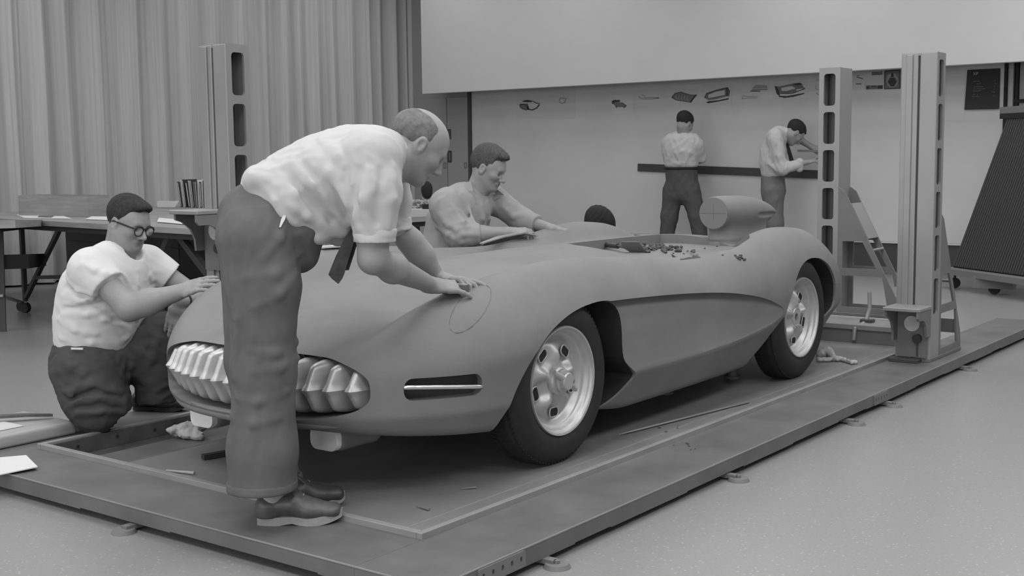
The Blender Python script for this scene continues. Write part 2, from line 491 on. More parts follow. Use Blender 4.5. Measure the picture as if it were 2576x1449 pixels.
# ================================================================== room shell
XW, YL = 13.28, 12.45
bm = nb(); box(bm, (-5.0, -6.0, -0.12), (XW+0.2, YL+0.2, 0.0)); struct('floor', bm, 'floor')
bm = nb(); box(bm, (-5.0, -6.0, CEIL), (XW+0.2, YL+0.2, CEIL+0.12)); struct('ceiling', bm, 'ceiling_white')
bm = nb(); box(bm, (XW, -6.0, 0), (XW+0.15, YL+0.2, CEIL)); struct('wall_back', bm, 'wall_paint')
bm = nb(); box(bm, (-5.0, YL, 0), (XW, YL+0.15, CEIL)); struct('wall_left', bm, 'wall_paint')
bm = nb(); box(bm, (-5.0, -6.15, 0), (XW+0.15, -6.0, CEIL)); struct('wall_right', bm, 'wall_paint')
FILL_WINS = [(-4.6, -0.8), (0.4, 4.2), (5.4, 9.2)]
bm = nb(); plate_with_holes(bm, [(-6.0, 0), (YL, 0), (YL, CEIL), (-6.0, CEIL)], [[(a, 0.95), (b, 0.95), (b, 3.6), (a, 3.6)] for a, b in FILL_WINS], 'x', -5.15, -5.0); struct('wall_front', bm, 'wall_paint')
for i, (a, b) in enumerate(FILL_WINS):      # unseen windows behind the camera, added to give frontal fill
    t = bpy.data.objects.new('window_%d' % (i+1), None); COL.objects.link(t); t.matrix_basis = Matrix.Translation((-5.08, (a+b)/2, 0.95)); t['kind'] = 'structure'
    bm = nb(); plate_with_holes(bm, [(a, 0.95), (b, 0.95), (b, 3.6), (a, 3.6)], [[(a+0.06+(b-a-0.06)/3*k, 1.01), (a+(b-a-0.06)/3*(k+1), 1.01), (a+(b-a-0.06)/3*(k+1), 3.54), (a+0.06+(b-a-0.06)/3*k, 3.54)] for k in range(3)], 'x', -5.12, -5.06); obj('window_frame', bm, 'frame_grey', t)
    for k in range(3):
        bm = nb(); box(bm, (-5.095, a+0.061+(b-a-0.06)/3*k, 1.011), (-5.09, a-0.001+(b-a-0.06)/3*(k+1), 3.539)); obj('pane', bm, 'glass', t)
    l = bpy.data.lights.new('daylight', 'AREA'); l.shape = 'RECTANGLE'; l.size = b-a-0.1; l.size_y = 2.5; l.energy = FILL_W  # added fill light set in the made-up window
    o = bpy.data.objects.new('daylight', l); COL.objects.link(o); o.matrix_basis = Matrix.Translation((-5.04, (a+b)/2, 2.275)) @ Matrix.Rotation(math.radians(-90), 4, 'Y') @ Matrix.Rotation(math.radians(90), 4, 'Z')
# floor speckle and polish live in the material
def tune_floor():
    nt = M['floor'].node_tree; b = nt.nodes['Principled BSDF']
    tc = nt.nodes.new('ShaderNodeTexCoord')
    vo = nt.nodes.new('ShaderNodeTexVoronoi'); vo.inputs['Scale'].default_value = 38.0; nt.links.new(tc.outputs['Object'], vo.inputs['Vector'])
    lt = nt.nodes.new('ShaderNodeMath'); lt.operation = 'LESS_THAN'; lt.inputs[1].default_value = 0.16; nt.links.new(vo.outputs['Distance'], lt.inputs[0])
    mx = nt.nodes.new('ShaderNodeMix'); mx.data_type = 'RGBA'
    src = b.inputs['Base Color'].links[0].from_socket
    ml = nt.nodes.new('ShaderNodeMath'); ml.operation = 'MULTIPLY'; ml.inputs[1].default_value = 0.30; nt.links.new(lt.outputs[0], ml.inputs[0])
    nt.links.new(ml.outputs[0], mx.inputs['Factor']); nt.links.new(src, mx.inputs['A']); mx.inputs['B'].default_value = (0.6, 0.6, 0.6, 1)
    nt.links.new(mx.outputs['Result'], b.inputs['Base Color'])
tune_floor()
# ceiling luminaires
def ceiling_light(x, y, wt):
    t = thing('ceiling_light', 'flat fluorescent ceiling light with a pale diffuser', 'light', (x, y, CEIL-0.10), 0, 'ceiling lights above the studio')
    bm = nb(); box(bm, (x-0.82, y-0.82, CEIL-0.10), (x+0.82, y+0.82, CEIL)); obj('housing', bm, 'ceiling_white', t)
    l = bpy.data.lights.new('lamp', 'AREA'); l.shape = 'SQUARE'; l.size = 1.5; l.energy = LIGHT_W*wt; l.spread = math.radians(170)
    o = bpy.data.objects.new('lamp', l); COL.objects.link(o); o.parent = t; o.location = (0, 0, -0.012)
for x, y, wt in LIGHT_SPOTS: ceiling_light(x, y, wt)

# ================================================================== curtain along the left wall
def curtain():
    rnd = random.Random(3); xs = [-1.6]; ks = []
    xs = np.arange(-1.6, 13.24, 0.0125)
    knots = [-1.6]; amp = []
    while knots[-1] < 13.3: knots.append(knots[-1]+rnd.choice([0.10, 0.14, 0.17, 0.21, 0.26])*(0.8+0.4*rnd.random()))
    amp = [rnd.uniform(0.045, 0.105)*(1 if i % 2 else -1) for i in range(len(knots))]
    prof = pchip(knots, amp)(xs) + 0.010*np.sin(xs*61)+0.006*np.sin(xs*113+1.0)
    zs = np.linspace(0.02, CEIL-0.02, 9); V = []; n = len(xs)
    for j, z in enumerate(zs):
        f = 1.0-0.25*(z/CEIL); sway = 0.03*np.sin(xs*1.7+z*0.8)
        V.append(np.stack([xs+0.016*np.sin(xs*9+z*1.3)*(1-z/CEIL), 11.93-prof*f-sway*0.3, np.full(n, z)], 1))
    V = np.concatenate(V); F = [(j*n+i, j*n+i+1, (j+1)*n+i+1, (j+1)*n+i) for j in range(8) for i in range(n-1)]
    o = link('curtain', mesh_np('curtain', V, np.array(F)), 'curtain')
    props(o, 'long pale pleated curtain covering the left wall from ceiling to floor', 'curtain')
curtain()

# ================================================================== back wall: cupboard, pin-up board, hanging panel
def wy(px, x=XW, py=400): return float(at(px, py, x=x)[1])
def wz(px, py, x=XW): return float(at(px, py, x=x)[2])
XB = XW-0.03
cb = thing('wall_cupboard', 'pale built-in double-door cupboard in the corner beside the curtain', 'cupboard', (XB, wy(1115), 0))
yA, yM, yB = wy(1042, XB), wy(1128, XB), wy(1182, XB); zt = wz(1130, 246, XB)
bm = nb(); box(bm, (XB, yB, 0), (XW, yA, CEIL)); obj('carcass', bm, 'cabinet', cb)
for a, b in ((yM+0.006, yA-0.03), (yB+0.01, yM-0.006)):
    bm = nb(); box(bm, (XB-0.025, a, 0.06), (XB-0.001, b, zt), 0.004); d = obj('door', bm, 'cabinet', cb)
    hy = wy(1122, XB) if a > yM-0.01 else wy(1174, XB)
    bm = nb(); plate_with_holes(bm, rrect(hy, wz(1122, 416), 0.024, 0.042, 0.004, 2), [rrect(hy, wz(1122, 416), 0.013, 0.030, 0.004, 2)], 'x', XB-0.032, XB-0.0255)
    obj('handle', bm, 'frame_grey', d)
for (x0, x1, y0, y1, m_) in ((1126, 1139, 325, 350, 'column_inside'), (1130, 1140, 379, 408, 'column_inside')):
    bm = nb(); box(bm, (XB-0.040, wy(x1, XB), wz(1133, y1)), (XB-0.0255, wy(x0, XB), wz(1133, y0)), 0.004)
    p_ = obj('lock_plate', bm, m_, cb)
    bm = nb(); box(bm, (XB-0.043, wy(x1-3, XB), wz(1133, y1-5)), (XB-0.0402, wy(x1-5, XB), wz(1133, y0+5))); obj('lock_slot', bm, 'frame_grey', p_)
bm = nb(); box(bm, (XW-0.07, wy(1189, XB), 0), (XW, wy(1182, XB)-0.002, CEIL)); struct('trim_1', bm, 'column_inside')
YR = wy(2521, XB)
bm = nb(); box(bm, (XW-0.034, YR, 0.338), (XW-0.006, wy(1190), 3.4)); bd = obj('pinup_board', bm, 'board_white')
props(bd, 'wide white pin-up board on the back wall below the hanging panel', 'board')
bm = nb(); box(bm, (XW-0.022, -5.9, 0.0), (XW, wy(1190), 0.334)); struct('baseboard_back', bm, 'base_black')
bm = nb(); box(bm, (XW-0.045, YR, 0.318), (XW-0.005, wy(1190), 0.336)); struct('trim_2', bm, 'wall_paint')
# frames right of the board
for i, (x0, x1, y1, m_) in enumerate(((2523, 2530, 262, 'black'), (2551, 2559, 258, 'black'), (2546, 2549, 258, 'dark_metal'))):
    bm = nb(); box(bm, (XW-0.05, wy(x1), 0.4), (XW-0.001, wy(x0), 2.6)); struct('trim_%d' % (3+i), bm, m_)
bm = nb(); box(bm, (XW-0.055, wy(2620), wz(2560, 259)), (XW-0.001, wy(2549), wz(2560, 250))); struct('trim_6', bm, 'black')
bm = nb(); box(bm, (XW-0.025, wy(2700), 0.4), (XW-0.0005, wy(2560)-0.002, 2.6)); struct('trim_7', bm, 'cabinet')
# hanging panel
XP_ = 12.72
pz = wz(1800, 197, XP_)
bm = nb(); box(bm, (XP_, -5.0, wz(1060, 237, XP_)), (XP_+0.07, wy(1060, XP_, 150), CEIL-0.02), 0.006)
hp_ = obj('hanging_panel', bm, 'panel_white'); props(hp_, 'huge blank white panel hanging in front of the upper back wall', 'panel')
# straightedge resting on wall behind the two draughtsmen
a, b = at(1605, 421, x=XW-0.045), at(1930, 434, x=XW-0.045)
bm = nb(); bar(bm, a, at(2110, 441, x=XW-0.045), 0.02, 0.095)
props(obj('straightedge', bm, 'base_black'), 'long black straightedge fixed across the white board behind two men', 'ruler')

# ================================================================== sketches pinned to the board
XS = XW-0.0345
def wp(px, py, d=0.0): p = at(px, py, x=XS-d); return (float(p[1]), float(p[2]))
def flat(bm, pts, d):
    bm.faces.new([bm.verts.new((XS-d, *wp(px, py, d))) for px, py in pts])
def stroke(bm, pts, wpx, d):
    n = len(pts)
    L, R_ = [], []
    for i in range(n):
        a = pts[max(i-1, 0)]; b = pts[min(i+1, n-1)]; tx, ty = b[0]-a[0], b[1]-a[1]; l = math.hypot(tx, ty) or 1
        ww = wpx/2
        L.append((pts[i][0]-ty/l*ww, pts[i][1]+tx/l*ww)); R_.append((pts[i][0]+ty/l*ww, pts[i][1]-tx/l*ww))
    for i in range(n-1): flat(bm, [L[i], L[i+1], R_[i+1], R_[i]], d)
def Z(pts): return [(1260+x/3.1415, 170+y/3.1415) for x, y in pts]
def sketch(rect, label, parts, paper='sheet', cat='drawing'):
    x0, y0, x1, y1 = rect
    c = wp((x0+x1)/2, y1)
    t = thing('pinned_sketch', label, cat, (XS, c[0], c[1]), 0, 'sketches pinned along the top of the board')
    bm = nb(); pts = [(x0, y0), (x1, y0), (x1, y1), (x0, y1)]
    A = [bm.verts.new((XS, *wp(*p))) for p in pts]; B = [bm.verts.new((XS-0.0025, *wp(*p, 0.0025))) for p in pts]
    bm.faces.new(A[::-1]); bm.faces.new(B)
    for i in range(4): bm.faces.new((A[i], A[(i+1) % 4], B[(i+1) % 4], B[i]))
    obj('sheet', bm, paper, t)
    for nm, m_, items in parts:
        d = {'highlight': 0.0050, 'emblem': 0.0050, 'ink': 0.0064}.get(nm, 0.0038)
        for it in items:                 # every stroke or patch is a piece of its own
            bm = nb()
            if it[0] == 'f': flat(bm, it[1], d)
            else: stroke(bm, it[1], it[0], d)
            bmesh.ops.remove_doubles(bm, verts=bm.verts, dist=1e-6)
            obj(nm, bm, m_, t)
# front three-quarter car
sketch((1300, 208, 1446, 298), 'pencil sketch of a rounded car front, leftmost of the pinned drawings', [
    ('shading', 'ink_mid', [('f', Z([(150, 292), (195, 285), (215, 300), (230, 330), (200, 330), (160, 320)]))]), ('doodle', 'ink_light', [(3, Z([(460, 265), (470, 240), (500, 245), (515, 240), (505, 275), (480, 285), (462, 270)]))]),
    ('ink', 'ink', [('f', Z([(165, 265), (205, 255), (250, 262), (240, 274), (180, 272)])), (3, Z([(150, 292), (185, 290), (205, 305), (215, 330), (250, 335), (285, 318), (305, 290)])), (2.5, Z([(205, 285), (215, 310), (212, 334)])), (2, Z([(150, 292), (152, 312), (170, 325), (205, 336)])), (2, Z([(250, 265), (280, 280), (305, 284)]))])])
sketch((1537, 238, 1592, 286), 'small square sheet with a little sketch of a roadster, darker hood', [
    ('shading', 'ink_mid', [('f', Z([(885, 285), (915, 275), (960, 275), (990, 295), (985, 312), (915, 312)]))]),
    ('ink', 'ink', [('f', Z([(875, 268), (890, 256), (942, 256), (940, 272), (905, 275), (880, 290)])), (2, Z([(905, 300), (915, 320)])), (2, Z([(970, 318), (992, 300)]))])], paper='paper_mid')
sketch((1602, 226, 1664, 262), 'faint sketch of a long low car nose in light pencil', [
    ('shading', 'ink_light', [(2.2, Z([(1090, 220), (1100, 240), (1120, 248), (1190, 248), (1250, 240)])), (2, Z([(1110, 215), (1130, 220), (1140, 238), (1200, 238), (1250, 240)]))])])
sketch((1684, 226, 1755, 262), 'ribbed pillow-shaped sketch of a seat drawn in grey strokes', [
    ('shading', 'ink_mid', [('f', Z([(1350, 235), (1375, 205), (1420, 193), (1500, 218), (1545, 215), (1500, 275), (1440, 265), (1380, 255)]))]),
    ('highlight', 'ink_light', [(2, Z([(1390+k*22, 212+k*3), (1380+k*22, 235+k*3), (1392+k*22, 256+k*3)])) for k in range(5)]),
    ('ink', 'ink', [(1.6, Z([(1350, 235), (1375, 205), (1420, 193), (1500, 218), (1545, 215), (1500, 275), (1440, 265), (1380, 255), (1350, 235)])), (3, Z([(1545, 215), (1520, 240), (1500, 272)]))])])
sketch((1766, 214, 1840, 264), 'shaded sketch of a car nose on a dark ground shadow', [
    ('shading', 'ink_mid', [('f', Z([(1610, 240), (1625, 205), (1700, 180), (1790, 158), (1805, 180), (1795, 225), (1700, 250), (1640, 258)]))]),
    ('highlight', 'sheet', [('f', Z([(1640, 215), (1700, 190), (1770, 178), (1770, 215), (1690, 232), (1640, 240)]))]),
    ('ink', 'ink', [('f', Z([(1622, 278), (1640, 265), (1720, 258), (1800, 240), (1800, 252), (1720, 268), (1640, 282)])), (2, Z([(1610, 240), (1625, 205), (1700, 180), (1790, 158), (1808, 185), (1798, 228)])), (3.5, Z([(1785, 160), (1790, 190), (1785, 225)]))])])
sketch((1860, 228, 1912, 252), 'faint bone-shaped pencil sketch of a trim detail', [
    ('shading', 'ink_light', [(2, Z([(1905, 245), (1912, 222), (1960, 230), (2010, 228), (2028, 222), (2025, 240), (1960, 240), (1905, 245)]))])])
sketch((1888, 206, 1936, 230), 'small faint sketch of a flat sided panel above the bone-shaped one', [
    ('shading', 'ink_light', [('f', Z([(1985, 165), (2010, 135), (2100, 140), (2110, 165)])), (2, Z([(1985, 175), (2105, 175)]))]), ('ink', 'ink_mid', [(2, Z([(1985, 173), (2108, 172)]))])])
sketch((1944, 202, 2030, 250), 'largest shaded sketch of an open car with a dark shadow beneath', [
    ('shading', 'ink_mid', [('f', Z([(2163, 148), (2200, 150), (2290, 130), (2370, 120), (2400, 165), (2330, 195), (2240, 205), (2185, 195)]))]),
    ('highlight', 'sheet', [('f', Z([(2215, 160), (2300, 145), (2330, 165), (2260, 185), (2220, 185)])), ('f', Z([(2330, 175), (2395, 162), (2340, 190)]))]),
    ('ink', 'ink', [('f', Z([(2190, 222), (2260, 225), (2395, 200), (2400, 208), (2310, 232), (2240, 240), (2200, 232)])), ('f', Z([(2163, 150), (2175, 145), (2200, 190), (2205, 225), (2180, 210)])), ('f', Z([(2300, 128), (2360, 120), (2385, 135), (2330, 140)])), (2, Z([(2200, 205), (2300, 205), (2405, 165)]))])])
sketch((2040, 196, 2068, 246), 'narrow sheet of three little faint doodles by the far upright', [
    ('shading', 'ink_light', [(2, Z([(2490, 98), (2535, 98)])), (2, Z([(2490, 145), (2488, 165), (2510, 175), (2535, 172)])), (3, Z([(2490, 200), (2515, 215), (2535, 225)]))])])
def Q(pts): return [(2020+x/3.149, 100+y/3.149) for x, y in pts]
sketch((2153, 178, 2176, 226), 'sheet of tiny doodles just right of the far upright', [('shading', 'ink_mid', [(3, Q([(425, 295), (475, 310)])), (3, Q([(420, 350), (465, 350)])), (2, Q([(425, 285), (450, 280)]))])])
sketch((2178, 213, 2222, 226), 'dark narrow strip of three small printed boxes', [
    ('print', 'ink_mid', [('f', Q([(498, 362), (634, 360), (632, 390), (498, 395)]))]), ('ink', 'ink', [('f', Q([(505, 370), (525, 370), (520, 390), (505, 390)])), ('f', Q([(592, 364), (630, 364), (630, 388), (592, 388)])), ('f', Q([(545, 366), (580, 366), (580, 374), (545, 374)]))])])
sketch((2188, 178, 2222, 190), 'tiny torn note above the dark narrow strip', [('shading', 'ink_mid', [('f', Q([(545, 255), (630, 250), (630, 278), (545, 282)]))])])
sketch((2225, 175, 2264, 224), 'square grey print with a round pale emblem beside the near upright', [
    ('print', 'ink_mid', [('f', Q([(648, 250), (768, 240), (768, 385), (646, 390)]))]),
    ('emblem', 'ink_light', [('f', Q([(707+48*math.cos(a), 320+58*math.sin(a)) for a in [2*math.pi*k/24 for k in range(24)]]))]),
    ('ink', 'ink', [('f', Q([(690, 300), (725, 300), (745, 330), (720, 370), (695, 370), (670, 335)])), ('f', Q([(700, 262), (716, 262), (720, 296), (696, 296)])), (3, Q([(648, 250), (768, 240), (768, 385), (646, 390), (648, 250)]))])])
sketch((2381, 186, 2427, 304), 'tall blank white sheet beside the black poster', [], paper='paper_mid')
# black poster with its list
pp = [(2434, 176), (2517, 172), (2514, 274), (2428, 276)]
c = wp(2472, 276); t = thing('black_poster', 'black poster with small pale lettering pinned at the right of the board', 'poster', (XS, c[0], c[1]))
bm = nb(); A = [bm.verts.new((XS-0.002, *wp(*p))) for p in pp]; B = [bm.verts.new((XS-0.008-(0.02 if p[1] > 200 else 0), *wp(*p))) for p in pp]
bm.faces.new(A[::-1]); bm.faces.new(B)
for i in range(4): bm.faces.new((A[i], A[(i+1) % 4], B[(i+1) % 4], B[i]))
obj('sheet', bm, 'poster_black', t)
def wtext(s, px, py, hpx, m_, parent, name):
    cu = bpy.data.curves.new('t', 'FONT'); cu.body = s; cu.size = 1.0; cu.fill_mode = 'FRONT' if hasattr(cu, 'fill_mode') else cu.fill_mode
    o = bpy.data.objects.new('t', cu); COL.objects.link(o); dg = bpy.context.evaluated_depsgraph_get(); me = bpy.data.meshes.new_from_object(o.evaluated_get(dg)); bpy.data.objects.remove(o)
    a = at(px, py, x=XS-0.03); sz = hpx*4.05e-3/0.70
    frac = lambda q: 0.0
    me.transform(Matrix.Translation((XS-0.034, a[1], a[2])) @ Matrix(((0, 0, -1, 0), (-1, 0, 0, 0), (0, 1, 0, 0), (0, 0, 0, 1))) @ Matrix.Scale(sz, 4))
    me.materials.clear(); return link(name, me, m_, parent)
wtext('XP', 2448, 189, 7.5, 'poster_text', t, 'heading')
for i, (px, py, L) in enumerate(((2450, 206, 20), (2459, 211.5, 14), (2452, 220, 26), (2451, 225.5, 32), (2450, 230.5, 22), (2450, 239, 6), (2460, 239, 5), (2448, 244.5, 18), (2504, 205, 5), (2505, 212, 5), (2503, 219, 5), (2502, 226, 5), (2497, 233, 9), (2500, 242, 7))):
    bm = nb(); y0, z0 = wp(px, py); dd = 0.031
    for k in range(int(L/3)):
        y = y0-k*3*4.0e-3
        bm.faces.new([bm.verts.new((XS-dd, y-a_, z0+b_)) for a_, b_ in ((0, 0), (0.008, 0), (0.008, 0.007 if k % 3 else 0.010), (0, 0.007))])
    o_ = obj('text_line', bm, 'ink_mid', t); o_['kind'] = 'stuff'

# ================================================================== ribbed easel at the right
EA, EB = at(2398, 672, z=0.20), at(2556, 693, z=0.20)
ed = (EB-EA); ed[2] = 0; EL = np.linalg.norm(ed); ed /= EL
ET = atplane(2541, 284, EA, ed); lean = ET-EA
es = thing('ribbed_easel', 'leaning dark ribbed panel on a pale wheeled easel at the right edge', 'easel', tuple((EA+EB)/2*np.array([1, 1, 0])))
nrm = np.cross(lean, ed); nrm /= np.linalg.norm(nrm); nrm = nrm if nrm@(CAM-EA) > 0 else -nrm
EW = 1.35
def ep(u, t, o=0.0): return EA+ed*u+lean*t+nrm*o
bm = nb(); qs = [ep(0, 0), ep(EW, 0), ep(EW, 1), ep(0, 1)]
A = [bm.verts.new(tuple(q)) for q in qs]; B = [bm.verts.new(tuple(q-nrm*0.03)) for q in qs]
bm.faces.new(A); bm.faces.new(B[::-1])
for i in range(4): bm.faces.new((A[i], B[i], B[(i+1) % 4], A[(i+1) % 4]))
obj('backing', bm, 'rib_groove', es)
nr = 40
ll = np.linalg.norm(lean); Mx = Matrix(((ed[0], lean[0]/ll, nrm[0], 0), (ed[1], lean[1]/ll, nrm[1], 0), (ed[2], lean[2]/ll, nrm[2], 0), (0, 0, 0, 1)))
bm = nb(); box(bm, (-0.011, 0, 0), (0.011, ll*0.995, 0.016), 0.004); ribm = bm_mesh(bm, 'rib'); ribm.materials.append(M['rib_fabric'])
for k in range(nr):
    o = bpy.data.objects.new('rib', ribm); COL.objects.link(o); o.parent = es
    q = ep(EW*(k+0.5)/nr, 0.003)
    o.matrix_basis = es.matrix_basis.inverted() @ (Matrix.Translation(Vector(q)) @ Mx)
bm = nb(); bar(bm, ep(-0.05, -0.03, 0.04), ep(EW, -0.03, 0.04), 0.16, 0.055); obj('ledge', bm, 'frame_grey', es)
bm = nb(); bar(bm, ep(-0.10, 1.012, 0.02), ep(EW, 1.012, 0.02), 0.06, 0.07); obj('top_bar', bm, 'frame_grey', es)
bm = nb(); bar(bm, ep(-0.09, 0.975, 0.02), ep(EW, 0.975, 0.02), 0.03, 0.05); obj('top_lath', bm, 'black', es)
for u in (-0.07, EW-0.1):
    q = ep(u, 0.98, -0.06); bm = nb(); bar(bm, (q[0], q[1], 0.12), q, 0.03, 0.03, up=(1, 0, 0)); obj('post', bm, 'dark_metal', es)
for u in (0.03, 0.62, EW-0.1):
    q = ep(u, 0, 0); bm = nb(); cyl(bm, (q[0], q[1], 0.10), (q[0], q[1], 0.19), 0.012, seg=10); cs = obj('caster', bm, 'dark_metal', es)
    bm = nb(); cyl(bm, (q[0]-0.018, q[1]-0.01, 0.05), (q[0]+0.018, q[1]+0.01, 0.05), 0.05, seg=20); obj('caster_wheel', bm, 'rubber', cs, smooth=True, angle=40)
q = ep(0.62, 0, 0); bm = nb(); box(bm, (q[0]-0.05, q[1]-0.18, 0.055), (q[0]+0.05, q[1]+0.18, 0.165)); obj('counterweight', bm, 'frame_grey', es)

# ================================================================== bed plate
BP = thing('bed_plate', 'heavy dark steel modelling bed plate with rails under the clay car', 'bed plate', (2.525, 2.20, 0.0))
RZ, ZB = 0.085, 0.024
def part_box(name, lo, hi, m_, bev=0.0, parent=BP):
    bm = nb(); box(bm, lo, hi, bev, 2); return obj(name, bm, m_, parent)
def rail(name, lo, hi, ax):
    """rail with a slightly ragged, stepped underside"""
    bm = nb(); r = random.Random(31); L = hi[ax]-lo[ax]; s = lo[ax]; pts = [(lo[ax], RZ), (hi[ax], RZ)]
    low = []; x = hi[ax]
    while x > lo[ax]:
        z = ZB+r.choice([0, 0.004, 0.008, 0.0]); nx_ = max(lo[ax], x-r.uniform(0.15, 0.5)); low += [(x, z), (nx_, z)]; x = nx_
    pts = [(a, b) for a, b in pts]+low
    prism(bm, pts, 'y' if ax == 0 else 'x', lo[1-ax], hi[1-ax])
    return obj(name, bm, 'steel_plate', BP)
rail('rail', (2.525, 2.20), (9.26, 2.515), 0)
rail('rail', (2.525, 4.70), (9.26, 5.02), 0)
bm = nb(); rr_ = random.Random(5); low = []; y = 4.699
while y > 2.516:
    z = ZB+rr_.choice([0, 0.005, 0.0, 0.009]); ny_ = max(2.516, y-rr_.uniform(0.15, 0.45)); low += [(y, z), (ny_, z)]; y = ny_
prism(bm, [(2.516, RZ), (4.699, RZ)]+low, 'x', 2.525, 2.832); obj('front_rail', bm, 'steel_plate', BP)
# bright worn arrises
for lo, hi in (((2.523, 2.198, RZ-0.003), (9.26, 2.202, RZ+0.0012)), ((2.523, 2.198, RZ-0.003), (2.527, 5.02, RZ+0.0012))):
    part_box('worn_edge', lo, hi, 'steel_edge')
# curb around the deck, deck, pit
CZ = 0.106
part_box('curb', (2.833, 2.516, 0.04), (7.42, 2.540, CZ), 'steel_edge', 0.002)
part_box('curb', (2.833, 2.541, 0.04), (2.862, 4.672, CZ), 'steel_edge', 0.002)
part_box('curb', (2.833, 4.674, 0.04), (7.42, 4.699, CZ), 'steel_edge', 0.002)
part_box('deck', (2.863, 2.541, 0.05), (7.42, 4.10, DECK_Z), 'deck_steel')
part_box('deck_strip', (2.864, 2.600, DECK_Z), (7.41, 2.606, DECK_Z+0.0012), 'steel_edge')
part_box('pit_floor', (2.863, 4.10, 0.012), (7.42, 4.673, 0.030), 'pit_dark')
part_box('pit_wall', (2.864, 4.655, 0.031), (7.42, 4.6735, 0.098), 'pit_dark')
for k in range(9):
    bm = nb(); xh = 3.0+0.17*k+0.03*(k % 3); cyl(bm, (xh, 4.650, 0.068+0.006*(k % 2)), (xh, 4.656, 0.068+0.006*(k % 2)), 0.006, seg=12); obj('bolt_hole', bm, 'black', BP)
pl = [(4.115, 4.160, 0.088), (4.165, 4.205, 0.080), (4.21, 4.42, 0.071)]
for i, (a, b, z) in enumerate(pl): part_box('channel_plank', (2.866, a, 0.031), (7.3, b, z), 'wood_dark' if i < 2 else 'steel_plate', 0.002)
part_box('cross_beam', (7.425, 2.60, RZ-0.04), (7.72, 4.62, 0.215), 'column_paint', 0.004)
part_box('beam_flange', (7.41, 2.595, 0.19), (7.73, 4.63, 0.222), 'column_metal', 0.003)
# perforated joint plates on the outer face
for x0, x1 in ((2.72, 2.955), (5.93, 6.12)):
    hs = [rrect(x0+(x1-x0)*(k+0.5)/5, 0.056, 0.006, 0.009, 0.0055, 3) for k in range(5)]
    bm = nb(); plate_with_holes(bm, rrect((x0+x1)/2, 0.055, (x1-x0)/2, 0.026, 0.006, 2), hs, 'y', 2.1935, 2.1998); obj('joint_plate', bm, 'column_paint', BP)
# levelling feet
for px, py in ((2415, 930), (2220, 1020), (2128, 1065), (1830, 1205), (1370, 1420)):
    x = at(px, py, z=0)[0]; bm = nb(); cyl(bm, (x, 2.155, 0.0), (x, 2.155, 0.014), 0.045, 0.038, 24); cyl(bm, (x, 2.155, 0.014), (x, 2.155, 0.024), 0.010, seg=8); box(bm, (x-0.016, 2.16, 0.008), (x+0.016, 2.26, 0.024))
    obj('levelling_foot', bm, 'column_paint', BP, smooth=True, angle=35)
q = at(340, 1332, z=0); bm = nb(); cyl(bm, (2.49, q[1], 0), (2.49, q[1], 0.014), 0.045, 0.038, 24); box(bm, (2.49, q[1]-0.016, 0.008), (2.58, q[1]+0.016, 0.024)); obj('levelling_foot', bm, 'column_paint', BP, smooth=True, angle=35)

